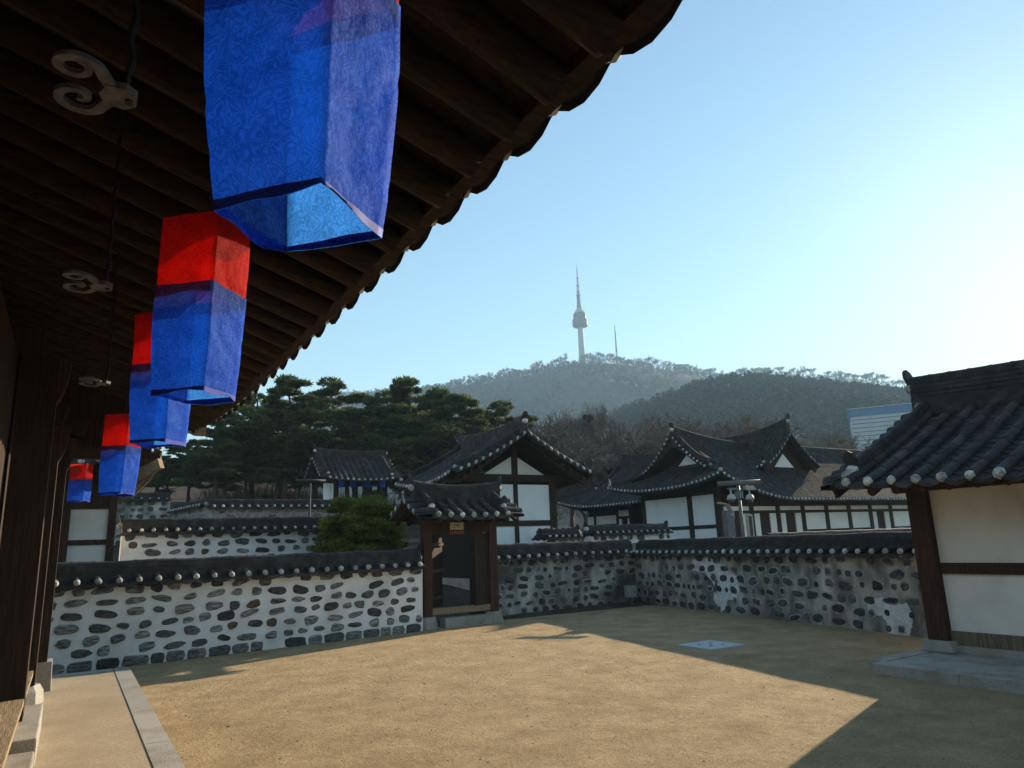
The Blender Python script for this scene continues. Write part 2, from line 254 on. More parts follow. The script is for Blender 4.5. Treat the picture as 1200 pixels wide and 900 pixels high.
# ---------------------------------------------------------------- Korean tile roofs
Z = np.array([0, 0, 1.0])
def V3(*a): return np.array(a, float)
class Slope:
    """one tiled slope: eave from O along U, rising along V"""
    def __init__(s, O, U, V, L, W, rise, k=0.25, l0=0.0, l1=0.0, a=None, lenfun=None):
        s.O, s.U, s.V, s.L, s.W, s.rise, s.k, s.l0, s.l1 = V3(*O), V3(*U), V3(*V), L, W, rise, k, l0, l1
        s.a = a or min(L / 2, 4.0); s.lenfun = lenfun or (lambda u: W)
    def P(s, u, v, dz=0.0):
        t = v / s.W; lf = s.l0 * max(0, 1 - u / s.a) ** 2 + s.l1 * max(0, 1 - (s.L - u) / s.a) ** 2
        return s.O + s.U * u + s.V * v + Z * (s.rise * ((1 - s.k) * t + s.k * t * t) + lf * (1 - min(t, 1)) + dz)
    def rows(s, mb, pitch=0.3, r=0.075, seg=0.36, n=6, tseg=None, caps='ball', u0=None, lip=0.07, mt=0, mp=1, sag=0.075, rowlift=0.0, phase=0.5):
        cnt = max(1, int(round(s.L / pitch))); pt = s.L / cnt
        us = [pt * (i + phase) for i in range(cnt)]
        for i, u in enumerate(us):
            ln = s.lenfun(u)
            if ln < 0.12: continue
            ns = max(1, int(round(ln / seg))); V = []; F = []
            jz = (rnd.random() - 0.5) * 0.012
            for j in range(ns):
                for e in (0, 1):
                    v = ln * (j + e) / ns - (0.05 if j == 0 and e == 0 else 0)
                    rr = r * (1.035 if e == 0 else 0.965); c = s.P(u + jz, v, rowlift + (0.006 if e == 0 else -0.004))
                    for q in range(n + 1):
                        t = math.pi * q / n; V.append(c + s.U * math.cos(t) * rr + Z * (math.sin(t) * rr * 1.05))
                b = j * 2 * (n + 1)
                for q in range(n): F.append((b + q, b + q + 1, b + n + 1 + q + 1, b + n + 1 + q))
                if j:  # little step between tiles
                    pb = b - (n + 1)
                    for q in range(n): F.append((pb + q, pb + q + 1, b + q + 1, b + q))
            mb.add(V, F, mt)
            c = s.P(u + jz, -0.05, rowlift)
            if caps == 'ball':
                nn = 8; V = []; F = []; rr = r * rnd.uniform(0.86, 1.0)
                for (fr, out) in ((1.0, 0.0), (0.86, 0.035), (0.5, 0.062)):
                    for q in range(nn):
                        t = 2 * math.pi * q / nn; jj = 1 + rnd.uniform(-0.06, 0.06)
                        V.append(c - s.V * out + s.U * math.cos(t) * rr * fr * jj + Z * (math.sin(t) * rr * fr * jj + 0.012))
                V.append(c - s.V * 0.07 + Z * 0.012)
                for a in (0, 1):
                    for q in range(nn): q2 = (q + 1) % nn; F.append((a * nn + q, a * nn + q2, (a + 1) * nn + q2, (a + 1) * nn + q))
                for q in range(nn): F.append((2 * nn + q, 2 * nn + (q + 1) % nn, 3 * nn))
                mb.add(V, F, mp)
            elif caps == 'disc':
                nn = 6; V = [c - s.V * 0.012 + s.U * math.cos(2 * math.pi * q / nn) * r + Z * (math.sin(2 * math.pi * q / nn) * r + 0.01) for q in range(nn)]
                mb.add(V, [tuple(range(nn))], mp)
        edges = [0.0] + us + [s.L]; cross = (0, 0.25, 0.5, 0.75, 1.0)
        for i in range(len(edges) - 1):
            ua, ub = edges[i], edges[i + 1]
            if ub - ua < 1e-3: continue
            ln = max(0.02, min(s.W, max(s.lenfun(ua), s.lenfun(ub)) if s.lenfun((ua + ub) / 2) > 0.1 else s.lenfun((ua + ub) / 2)))
            la, lb = max(0.02, s.lenfun(ua)), max(0.02, s.lenfun(ub))
            nv = max(1, int(round(max(la, lb) / (tseg or 0.7)))); V = []; F = []; w = len(cross); half = (i == 0 or i == len(edges) - 2)
            def pt3(cf, tv, dz):
                u = ua + (ub - ua) * cf; l = la + (lb - la) * cf
                sg = -sag * (1 - (2 * cf - 1) ** 2) if not half else -sag * 0.5
                return s.P(u, l * tv, dz + sg)
            rows_ = 0
            for cf in cross: V.append(pt3(cf, 0, 0) - s.V * 0.08 - Z * lip)
            rows_ += 1
            for cf in cross: V.append(pt3(cf, 0, 0) - s.V * 0.08)
            rows_ += 1
            for j in range(nv):
                for e in (0, 1):
                    for cf in cross: V.append(pt3(cf, (j + e) / nv, (0.018 if e == 0 else 0.0) if tseg else 0))
                    rows_ += 1
            for a in range(rows_ - 1):
                for q in range(w - 1): F.append((a * w + q, a * w + q + 1, (a + 1) * w + q + 1, (a + 1) * w + q))
            mb.add(V, F, mt)
    def under(s, mb, d=0.16, nu=12, nv=4, m=2, v0=0.06):
        V = []; F = []
        for i in range(nu + 1):
            u = s.L * i / nu; ln = max(0.05, s.lenfun(u))
            for j in range(nv + 1): V.append(s.P(u, v0 + (ln - v0) * j / nv, -d))
        for i in range(nu):
            for j in range(nv): a = i * (nv + 1) + j; F.append((a, a + 1, a + nv + 2, a + nv + 1))
        mb.add(V, F, m)
        V = []; F = []
        for i in range(nu + 1):
            u = s.L * i / nu; V += [s.P(u, v0, -d), s.P(u, v0, -0.075)]
        for i in range(nu): F.append((2 * i, 2 * i + 2, 2 * i + 3, 2 * i + 1))
        mb.add(V, F, m)

def ridge(mb, pts, w=0.26, h=0.36, layers=4, m=0, topr=0.075, seg=None, skirt=0.0):
    """stacked tile ridge along a polyline: alternating thin courses, a half-round row on top"""
    pts = [V3(*p) for p in pts]; prof = []
    for i in range(layers):
        z0, z1 = h * i / layers, h * (i + 1) / layers; o = w / 2 * (1 - 0.06 * i)
        prof += [(o, z0), (o, z0 + (z1 - z0) * 0.72), (o - 0.022, z0 + (z1 - z0) * 0.74), (o - 0.022, z1)]
    if skirt: prof = [(w / 2 + .01, -skirt)] + prof
    arc = [(topr * math.cos(t), h + topr * 0.95 * math.sin(t)) for t in [math.pi * q / 6 for q in range(7)]]
    full = prof + arc + [(-a, b) for a, b in prof[::-1]]; n = len(full); V = []; F = []
    for i, p in enumerate(pts):
        d = pts[min(i + 1, len(pts) - 1)] - pts[max(i - 1, 0)]; sdv = _n(V3(d[1], -d[0], 0))
        for a, b in full: V.append(p + sdv * a + Z * b)
    for i in range(len(pts) - 1):
        for k in range(n - 1): F.append((i * n + k, i * n + k + 1, (i + 1) * n + k + 1, (i + 1) * n + k))
    F.append(tuple(range(n))[::-1]); F.append(tuple((len(pts) - 1) * n + k for k in range(n))); mb.add(V, F, m)
    if seg:   # collars where the half-round tiles meet
        tot = 0; last = 0
        for i in range(len(pts) - 1):
            a, b = pts[i], pts[i + 1]; ln = np.linalg.norm(b - a); d = _n(b - a); sdv = _n(V3(d[1], -d[0], 0)); t = seg - last
            while t < ln:
                c = a + d * t; V = []
                for e in (-0.02, 0.02):
                    for q in range(7): tt = math.pi * q / 6; V.append(c + d * e + sdv * math.cos(tt) * topr * 1.09 + Z * (h + math.sin(tt) * topr * 1.05))
                mb.add(V, [(q, q + 1, q + 8, q + 7) for q in range(6)], m); t += seg
            last = (ln - (t - seg))
def sagline(a, b, lift0, lift1, n=14, p=2.2):
    a, b = V3(*a), V3(*b); out = []
    for i in range(n + 1):
        t = i / n; out.append(a + (b - a) * t + Z * (lift0 * max(0, 1 - 2 * t) ** p + lift1 * max(0, 2 * t - 1) ** p))
    return out
def ridge_end(mb, p, d, s=1.0, mp=1, mt=0, plaster=True):
    """upturned end tile and plaster at the end of a ridge; d points outward"""
    p = V3(*p); d = _n(V3(*d)); sv = V3(-d[1], d[0], 0)
    V = []; prof = [(-0.10, -0.02), (0.10, -0.02), (0.13, 0.12), (0.08, 0.22), (0, 0.27), (-0.08, 0.22), (-0.13, 0.12)]
    for e in (0.0, 0.05):
        for a, b in prof: V.append(p + (sv * a + Z * b + d * (e + b * 0.25)) * s)
    n = len(prof); mb.add(V, [tuple(range(n))[::-1], tuple(range(n, 2 * n))] + [(k, (k + 1) % n, n + (k + 1) % n, n + k) for k in range(n)], mt)
    if plaster: mb.blob(p + d * 0.02 * s - Z * 0.09 * s, (0.115 * s, 0.115 * s, 0.10 * s), mp, 8, 5, 0.12)
def verge_rows(mb, sl, side, w=0.34, pitch=0.27, r=0.065, mt=0, mp=1, v0=0.05, drop=0.05, caps='ball', n=5):
    """short tiles lying across the verge, pointing outward beyond u=0 (side=-1) or u=L (side=1)"""
    u0 = 0.0 if side < 0 else sl.L; W = sl.lenfun(min(max(u0, 0.05), sl.L - 0.05)); cnt = max(2, int(W / pitch)); d = sl.U * side
    for i in range(cnt):
        v = v0 + (W - v0) * (i + 0.5) / cnt; a = sl.P(u0, v, 0.03); q2 = sl.P(u0, v + 0.05, 0.03); ax = _n(q2 - a)
        V = []
        for e in (-0.12, w):
            c = a + d * e - Z * (drop * (e + 0.12) / (w + 0.12))
            for q in range(n + 1): t = math.pi * q / n; V.append(c + ax * math.cos(t) * r + Z * math.sin(t) * r)
        mb.add(V, [(q, q + 1, n + 2 + q, n + 1 + q) for q in range(n)], mt)
        c = a + d * w - Z * drop; nn = 7
        V = [c + ax * math.cos(2 * math.pi * q / nn) * r + Z * (math.sin(2 * math.pi * q / nn) * r + .008) for q in range(nn)] + [c + d * 0.045 + Z * .008]
        mb.add(V, [(q, (q + 1) % nn, nn) for q in range(nn)], mp if caps else mt)
    # bed tiles under the short rows
    V = []; K = 10
    for i in range(K + 1):
        v = W * i / K; V += [sl.P(u0, v, 0.0) - d * 0.1, sl.P(u0, v, -drop * 0.8) + d * (w - 0.03), sl.P(u0, v, -drop * 0.8 - 0.07) + d * (w - 0.03), sl.P(u0, v, -0.13)]
    mb.add(V, [(4 * i + k, 4 * i + k + 1, 4 * i + k + 5, 4 * i + k + 4) for i in range(K) for k in range(3)], mt)
def desc_ridge(mb, sl, u, v0, v1, w=0.2, h=0.17, endscale=0.8, layers=3, topr=0.065):
    pts = [sl.P(u, v0 + (v1 - v0) * i / 8, 0.04) for i in range(9)]
    ridge(mb, pts, w, h, layers, 0, topr, seg=0.36)
    ridge_end(mb, pts[0] + Z * h * 0.75, -sl.V, endscale)

def gable_roof(parent, O, U, L, W, rise, pitch, r, k=0.25, lift=0.0, ridge_h=0.36, ridge_w=0.26, ridge_lift=0.25, naerim=0.35, seg=0.36, tseg=None, n=6, vw=0.32, caps='ball', back=True, under=0.16, ends=(1, 1), es=1.0):
    """U along the ridge; O = front eave start; front slope rises to the LEFT-hand normal of U"""
    U = _n(V3(*U)); V = V3(-U[1], U[0], 0); O = V3(*O); mb = MB(); rb = MB()
    s1 = Slope(O, U, V, L, W, rise, k, lift * ends[0], lift * ends[1]); s2 = Slope(O + U * L + V * 2 * W, -U, -V, L, W, rise, k, lift * ends[1], lift * ends[0])
    for s_, full in ((s1, True), (s2, back)):
        s_.rows(mb, pitch, r, seg, n, tseg, caps); s_.under(mb, under)
    for side in (-1, 1):
        if not ends[0 if side < 0 else 1]: continue
        verge_rows(mb, s1, side, vw, caps=caps, r=r * .9); verge_rows(mb, s2, -side, vw, caps=caps, r=r * .9)
        u = 0.12 if side < 0 else L - 0.12
        desc_ridge(rb, s1, u, naerim, W - 0.05, endscale=es * .8); desc_ridge(rb, s2, L - u, naerim, W - 0.05, endscale=es * .8)
    tp = mb.build('roof_tiles', ['tile', 'capplaster', 'wood'], parent, smooth=False)
    a, b = s1.P(0, W, -0.02), s1.P(L, W, -0.02)
    a = a - U * 0.12 * ends[0]; b = b + U * 0.12 * ends[1]
    pts = sagline(a, b, ridge_lift * ends[0], ridge_lift * ends[1]); ridge(rb, pts, ridge_w, ridge_h, 5, 0, 0.08, seg=0.36, skirt=ridge_lift + .06)
    if ends[0]: ridge_end(rb, pts[0] + Z * ridge_h * 0.85, -U, es)
    if ends[1]: ridge_end(rb, pts[-1] + Z * ridge_h * 0.85, U, es)
    rb.build('roof_ridge', ['tile', 'capplaster'], tp)
    return s1, s2, tp

# ---------------------------------------------------------------- stone walls
def stones(mb, O, U, Nn, L, z0, z1, rows, wr=(0.22, 0.42), gap=0.10, hf=0.72, mats=(0,), rim=None, raise_=0.03, first_square=None, skip=0.0, seed=1, holes=()):
    q = random.Random(seed); O, U, Nn = V3(*O), V3(*U), V3(*Nn); rh = (z1 - z0) / rows
    for r in range(rows):
        u = q.uniform(0, 0.2); sq = (r == 0 and first_square is not None)
        while u < L - 0.12:
            w = q.uniform(*wr) * (1.25 if sq else 1.0); w = min(w, L - u - 0.02)
            if w < 0.1: break
            h = min(rh * (0.93 if sq else hf * q.uniform(0.62, 1.12)), w * (9 if sq else 0.95)); cz = z0 + rh * (r + 0.5) + (0 if sq else q.uniform(-0.12, 0.12) * rh)
            if q.random() >= skip:
                ee = 4.5 if sq else q.uniform(2.0, 3.2); ph = q.uniform(-0.25, 0.25) if not sq else q.uniform(-.04, .04); n = 14; skew = q.uniform(-0.3, 0.3) if not sq else 0
                ring = []
                for k in range(n):
                    t = 2 * math.pi * k / n; c, s_ = math.cos(t), math.sin(t)
                    a = math.copysign(abs(c) ** (2 / ee), c) * w / 2 * q.uniform(0.89, 1.06); b = math.copysign(abs(s_) ** (2 / ee), s_) * h / 2 * q.uniform(0.88, 1.06) * (1 + skew * c)
                    ring.append((a * math.cos(ph) - b * math.sin(ph), a * math.sin(ph) + b * math.cos(ph)))
                cu = u + w / 2; mi = q.choices(range(len(mats)), [m_[1] for m_ in mats])[0]; V = []
                for sc, out in ((1.0, -0.02), (0.97, raise_ * 0.55), (0.80, raise_), (0.4, raise_ * q.uniform(0.9, 1.3))):
                    for a, b in ring: V.append(O + U * (cu + a * sc) + Z * (cz + b * sc) + Nn * (out + (q.uniform(-0.004, 0.004))))
                V.append(O + U * cu + Z * cz + Nn * raise_ * 1.15); F = []
                for e in range(3): F += [(e * n + k, e * n + (k + 1) % n, (e + 1) * n + (k + 1) % n, (e + 1) * n + k) for k in range(n)]
                F += [(3 * n + k, 3 * n + (k + 1) % n, 4 * n) for k in range(n)]; mb.add(V, F, mats[mi][0])
                if rim is not None and q.random() < 0.45:
                    g = 0.016 + q.random() * 0.012; V = []
                    for sc, out in ((0, -0.01), (g, 0.012), (-0.012, 0.016)):
                        for a, b in ring: l = math.hypot(a, b) + 1e-6; f = 1 + sc / l; f2 = 1 + (g + 0.02) / l if sc == 0 else f; V.append(O + U * (cu + a * f2) + Z * (cz + b * f2) + Nn * out)
                    mb.add(V, [(e * n + k, e * n + (k + 1) % n, (e + 1) * n + (k + 1) % n, (e + 1) * n + k) for e in range(2) for k in range(n)], rim)
            u += w + (0.025 if sq else gap * q.uniform(0.5, 1.7))

def coping(parent, p0, p1, th, z_e, run=0.42, rise=0.09, rh=0.25, pitch=0.36, r=0.07, caps='ball', e0=True, e1=True, n=6):
    """tiled coping on a wall whose front face runs p0 -> p1, front = right-hand side of the direction"""
    p0, p1 = V3(p0[0], p0[1], 0), V3(p1[0], p1[1], 0); U = _n(p1 - p0); Nn = V3(U[1], -U[0], 0); L = np.linalg.norm(p1 - p0); ov = 0.14; W = th / 2 + ov
    mb = MB(); s1 = Slope(p0 + Nn * ov + Z * z_e, U, -Nn, L, W, rise); s2 = Slope(p1 - Nn * (th + ov) + Z * z_e, -U, Nn, L, W, rise)
    for s_ in (s1, s2): s_.rows(mb, pitch, r, 0.4, n, None, caps)
    s1.under(mb, 0.10, 20, 2, 2, 0.03); s2.under(mb, 0.10, 20, 2, 2, 0.03)
    pts = [s1.P(L * i / 24, W, 0.0) + Z * 0.012 * math.sin(i * 1.7 + z_e * 3) for i in range(25)]
    ridge(mb, pts, th * 0.75, rh, 3, 0, 0.075, seg=0.38, skirt=0.15)
    for e, i, d in ((e0, 0, -U), (e1, -1, U)):
        if e: ridge_end(mb, pts[i] + Z * rh * 0.8, d, 0.85); mb.blob(pts[i] + Z * 0.05 + d * 0.02, (0.13, 0.13, 0.10), 1)
    return mb.build('coping', ['tile', 'capplaster', 'tile'], parent)

def gz(x, y):
    def ss(a, b, t): t = min(1, max(0, (t - a) / (b - a))); return t * t * (3 - 2 * t)
    h = 0.75 * ss(18.6, 23.5, y) + 0.5 * ss(16.6, 20, x) * ss(-5, 4, y)
    h = min(h, 0.9)
    w = 1 - 0.85 * ss(14, 34, x)
    h += (4.6 * ss(27, 50, y) + 7.0 * ss(52, 95, y)) * w + 3.0 * ss(60, 150, y)
    return h

# ---------------------------------------------------------------- setting: ground
def ground():
    xs = list(np.concatenate([np.linspace(-2500, -60, 18), np.linspace(-50, 70, 61), np.linspace(80, 2500, 22)])); ys = list(np.concatenate([np.linspace(-800, -30, 8), np.linspace(-24, 80, 53), np.linspace(90, 3200, 26)]))
    mb = MB(); V = [(x, y, gz(x, y) - 0.006) for y in ys for x in xs]; n = len(xs)
    mb.add(V, [(j * n + i, j * n + i + 1, (j + 1) * n + i + 1, (j + 1) * n + i) for j in range(len(ys) - 1) for i in range(n - 1)])
    return tag(mb.build('ground', 'hillearth', smooth=True), kind='structure')
M['hillearth'] = mat('leaf litter earth', (0.030, 0.024, 0.016), (0.085, 0.065, 0.042), 0.8, 0.95, 0.4, 6)
ground()
WL0, WL1 = V3(-2.2, 16.38, 0), V3(7.86, 17.52, 0)          # front face of the left wall
WM0, WM1 = V3(10.55, 18.75, 0), V3(16.45, 19.15, 0)        # wall between gate and corner
WR0, WR1 = V3(16.45, 19.15, 0), V3(14.30, 7.6, 0)          # right wall, towards the hut
mb = MB()   # the courtyard: a finely cut sheet with a faint unevenness
xs = np.linspace(-8, 17, 90); ys = np.linspace(-8, 19.6, 100)
mb.add([(x, y, 0.004 + 0.010 * mnoise.noise((x * .8, y * .8, 0)) ** 2) for y in ys for x in xs], [(j * 90 + i, j * 90 + i + 1, (j + 1) * 90 + i + 1, (j + 1) * 90 + i) for j in range(99) for i in range(89)])
tag(mb.build('courtyard', 'sand', smooth=True), kind='structure')
# small grit and leaf bits lying on the sand (nobody could count it)
mb = MB()
for i in range(1500):
    x, y = rnd.uniform(0.8, 13), rnd.uniform(2.5, 17); s_ = rnd.uniform(0.003, 0.009) * (1.6 if rnd.random() < 0.08 else 1); a = rnd.random() * 6.3
    mb.blob((x, y, 0.008), (s_ * rnd.uniform(.7, 1.8), s_, s_ * 0.55), 0 if rnd.random() < 0.8 else 1, 5, 3, 0.3, i)
tag(mb.build('grit', ['gritmat', 'brush'] if False else ['stone', 'brush']), kind='stuff')
mb = MB()   # terrace of the main house with its kerb
mb.span((-6, -4, 0.0), (0.80, 14.40, 0.243)); mb.build('terrace', 'terracefill')
tag(bpy.data.objects['terrace'], kind='structure')
mb = MB(); y = -4.0; i = 0
while y < 14.35:
    l = min(2.1 + 0.15 * math.sin(i * 3), 14.72 - y); mb.span((0.803, y + 0.004, 0), (1.04, y + l - 0.006, 0.25)); y += l; i += 1
x = 0.79
while x > -3: mb.span((x - 1.6, 14.403, 0), (x - 0.006, 14.72, 0.25)); x -= 1.6
tag(mb.build('terrace_kerb', 'granite'), kind='structure')

# ---------------------------------------------------------------- courtyard walls
def wall_body(mb, p0, p1, th, z0, z1, m=0, z0b=None):
    p0, p1 = V3(p0[0], p0[1], 0), V3(p1[0], p1[1], 0); U = _n(p1 - p0); Nn = V3(U[1], -U[0], 0); b0, b1 = p0 - Nn * th, p1 - Nn * th; K = 24; V = []
    for i in range(K + 1):
        t = i / K; f = p0 + (p1 - p0) * t; b = b0 + (b1 - b0) * t; w = 0.012 * math.sin(i * 2.3)
        V += [f + Z * z0, f + Z * ((z0 + z1) / 2) + Nn * w, f + Z * z1, b + Z * z1, b + Z * z0]
    F = [(5 * i + k, 5 * i + 5 + k, 5 * i + 6 + k, 5 * i + 1 + k) for i in range(K) for k in range(4)]
    F += [(0, 1, 2, 3, 4), tuple(5 * K + k for k in range(5))[::-1]]; mb.add(V, F, m)
    return U, Nn, np.linalg.norm(p1 - p0)
def stone_wall(name, label, p0, p1, th, z0, ze, rows, style, group=None, rh=0.23, seed=3, pitch=0.36, e0=True, e1=True, caps='ball', r=0.07):
    t = thing(name, label, 'wall', ((p0[0] + p1[0]) / 2, (p0[1] + p1[1]) / 2, z0), group); mb = MB()
    U, Nn, L = wall_body(mb, p0, p1, th, z0 - 0.1, ze - 0.13); O = V3(p0[0], p0[1], 0)
    if style == 'white':
        stones(mb, O, U, Nn, L, z0 - 0.02, ze - 0.05, rows, (0.21, 0.44), 0.125, 0.80, ((1, 0.74), (3, 0.22), (2, 0.04)), None, 0.028, True, 0.04, seed)
        mats = ['wallplaster', 'stone', 'brownstone', 'darkstone']
    elif style == 'old':
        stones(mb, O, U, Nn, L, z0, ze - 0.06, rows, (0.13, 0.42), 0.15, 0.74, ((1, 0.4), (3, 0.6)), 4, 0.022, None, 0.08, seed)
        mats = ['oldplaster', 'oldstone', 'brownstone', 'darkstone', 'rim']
    else:
        stones(mb, O, U, Nn, L, z0 - 0.02, ze - 0.03, rows, (0.22, 0.5), 0.045, 0.86, ((1, 0.8), (2, 0.2)), None, 0.03, None, 0.02, seed)
        mats = ['rim', 'greystone', 'stone']
    mb.build('wall_body', mats, t)
    coping(t, p0, p1, th, ze, pitch=pitch, rh=rh, e0=e0, e1=e1, caps=caps, r=r)
    return t
stone_wall('stone_wall', 'whitewashed courtyard wall with neat rows of dark field stones, left of the gate', WL0, WL1, 0.5, 0.0, 1.66, 7, 'white', seed=5, e0=False)
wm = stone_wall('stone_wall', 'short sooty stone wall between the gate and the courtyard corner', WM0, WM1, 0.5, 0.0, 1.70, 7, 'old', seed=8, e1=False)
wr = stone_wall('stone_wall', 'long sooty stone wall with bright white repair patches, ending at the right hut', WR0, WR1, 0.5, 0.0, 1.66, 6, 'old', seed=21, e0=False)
def patch(parent, O, U, Nn, outline, out=0.009):
    mb = MB(); q = random.Random(len(outline)); pts = []
    for i in range(len(outline)):
        a, b = outline[i], outline[(i + 1) % len(outline)]
        for k in range(7): t = k / 7; pts.append((a[0] + (b[0] - a[0]) * t + q.uniform(-.018, .018), a[1] + (b[1] - a[1]) * t + q.uniform(-.018, .018)))
    V = [O + U * a + Z * b + Nn * out for a, b in pts]; n = len(V); V += [O + U * a + Z * b - Nn * 0.02 for a, b in pts]
    mb.add(V, [tuple(range(n))] + [(k, n + k, n + (k + 1) % n, (k + 1) % n) for k in range(n)]); return mb.build('repair_patch', 'patchplaster', parent)
Ur = _n(WR1 - WR0); Nr = V3(Ur[1], -Ur[0], 0)
def wr_uv(px, py):           # measured point on the right wall's face -> distance along it, height
    r = ray(px, py); t = ((WR0 - EYEV) @ Nr) / (r @ Nr); p = EYEV + r * t; return ((p - WR0) @ Ur, p[2])
patch(wr, WR0, Ur, Nr, [wr_uv(*p) for p in ((811, 656), (827, 653), (838, 656), (848, 663), (856, 673), (866, 676), (867, 690), (863, 702), (853, 703), (850, 714), (845, 717), (840, 708), (836, 702), (838, 690), (835, 681), (826, 671), (812, 669))])
patch(wr, WR0, Ur, Nr, [wr_uv(*p) for p in ((1018, 704), (1032, 700), (1043, 702), (1052, 708), (1062, 706), (1068, 716), (1070, 730), (1066, 746), (1050, 747), (1042, 743), (1040, 730), (1034, 722), (1022, 722), (1016, 714))])

# junction box by the wall corner
t = thing('junction_box', 'small beige electrical box on a short stem at the wall corner', 'electrical box', (15.8, 18.72, 0)); mb = MB()
mb.box((15.8, 18.72, 0.42), (0.34, 0.2, 0.34)); mb.box((15.8, 18.72, 0.60), (0.38, 0.24, 0.02)); mb.build('housing', 'lightmetal', t)
mb = MB(); mb.box((15.8, 18.72, 0.125), (0.08, 0.08, 0.249)); mb.build('stem', 'greymetal', t)
mb = MB(); mb.box((15.9, 18.612, 0.42), (0.03, 0.014, 0.06)); mb.build('latch', 'blackiron', t)

# drain cover in the sand
c = on_z(833, 757, 0); t = thing('drain_cover', 'square steel drain cover with finger holes set in the sand', 'drain cover', (c[0], c[1], 0)); mb = MB(); rz = 0.02
mb.box((c[0], c[1], 0.016), (0.92, 0.92, 0.024), rz); mb.build('plate', 'cover', t); mb = MB()
for a, b in ((0, 0), (.16, .16), (-.16, -.16), (.16, -.16), (-.16, .16)): mb = MB(); mb.tube([(c[0] + a, c[1] + b, 0.0285), (c[0] + a, c[1] + b, 0.031)], 0.035, 10); mb.build('finger_hole', 'black', t)

# ---------------------------------------------------------------- gate
GY = 17.85; GX0, GX1 = 8.12, 10.12
gate = thing('gatehouse', 'small tiled timber gate with an open plank door in the courtyard wall', 'gate', (9.1, GY, 0))
for x in (GX0, GX1):
    mb = MB(); mb.tube([(x, GY, 0.0), (x, GY, 0.30)], [0.30, 0.24], 7); mb.build('post_base', 'granite', gate)
    mb = MB(); mb.box((x, GY, 1.52), (0.24, 0.24, 2.44)); mb.build('post', 'redwood', gate)
mb = MB(); mb.box((9.12, GY, 2.58), (2.2, 0.20, 0.30)); mb.build('lintel', 'wood', gate)
mb = MB(); mb.box((9.12, GY, 0.42), (1.76, 0.16, 0.16)); mb.build('threshold', 'palewood', gate)
mb = MB(); mb.box((9.3, GY - 0.05, 0.12), (1.5, 0.36, 0.24)); mb.build('sill_stone', 'granite', gate)
for x in (GX0, GX1):
    mb = MB(); mb.beam((x, GY - 0.9, 2.80), (x, GY + 0.9, 2.80), 0.16, 0.18); mb.build('cross_beam', 'wood', gate)
mb = MB()
for k in range(5): mb.span((GX1 - 0.02, GY + 0.13 + .24 * k, 0.02), (GX1 + 0.06, GY + 0.365 + .24 * k, 2.40))
mb.build('sun_block_boards', 'wood', gate)  # boards added to stop low sun passing through the gate onto the sand
def door_leaf(px, ang, w=0.86, mirror=1):
    mb = MB(); ca, sa = math.cos(ang), math.sin(ang); d = V3(ca, sa, 0)
    for k in range(4):
        a = px + d * (w * k / 4 + 0.004); b = px + d * (w * (k + 1) / 4 - 0.004); mb.beam((a + b) / 2 + Z * 0.50, (a + b) / 2 + Z * 2.42, w / 4 - 0.008, 0.05, 0, up=(-sa, ca, 0))
    o = mb.build('door_leaf', 'wood', gate); mb = MB(); nrm = V3(-sa, ca, 0) * 0.055 * mirror
    for z in ((0.75, 1.45, 2.15) if mirror < 0 else ()): mb = MB(); mb.beam(px + nrm + Z * z + d * 0.04, px + nrm + Z * z + d * (w - 0.04), 0.06, 0.08); mb.build('batten', 'batten', o)
    for k in range(5): mb = MB(); p = px + d * (w * (k + .5) / 5) - V3(-sa, ca, 0) * 0.03 + Z * 0.86; mb.blob(p, (0.022, 0.022, 0.022), 0, 6, 4, 0); mb.build('rivet', 'blackiron', o)
door_leaf(V3(GX0 + 0.13, GY + 0.1, 0), R(40), 0.80, -1)
door_leaf(V3(GX1 - 0.13, GY - 0.02, 0), R(192), 0.50, 1)
V = Slope((7.36, 16.95, 2.90), (1, 0, 0), (0, 1, 0), 3.35, 0.92, 0.50)
gable_roof(gate, (7.86, 16.92, 2.88), (1, 0, 0), 2.42, 0.95, 0.52, 0.36, 0.085, lift=0.05, ridge_h=0.30, ridge_lift=0.12, naerim=0.26, tseg=0.2, n=7, vw=0.42)
mb = MB()
for i in range(9):
    x = 7.65 + 2.8 * i / 8; mb.beam((x, 17.0, 2.72), (x, 17.86, 3.22), 0.09, 0.09); mb.beam((x, 18.75, 2.72), (x, 17.88, 3.22), 0.09, 0.09)
mb.build('rafters', 'wood', gate)
# sign under the gate lintel with small dark lines and orange lettering
t = thing('gate_sign', 'small cream notice board above the gate opening', 'sign', (8.98, GY - 0.13, 2.56)); mb = MB()
mb.box((8.98, GY - 0.13, 2.62), (0.40, 0.03, 0.20)); b_ = mb.build('board', 'signyellow', t); mb = MB()
for k in range(4): mb.box((8.92 + 0.04 * k, GY - 0.147, 2.645), (0.026, 0.004, 0.03))
for k in range(6): mb.box((8.86 + 0.048 * k, GY - 0.147, 2.59), (0.036, 0.004, 0.010))
mb.build('lettering', 'black', b_)
mb = MB()
for k in range(8): x = 8.80 + 0.055 * k; mb.beam((x, GY - 0.125, 2.40), (x + 0.015 * (k % 3 - 1), GY - 0.125, 2.49), 0.018, 0.012)
tag(mb.build('lettering_strip', 'orange', t))

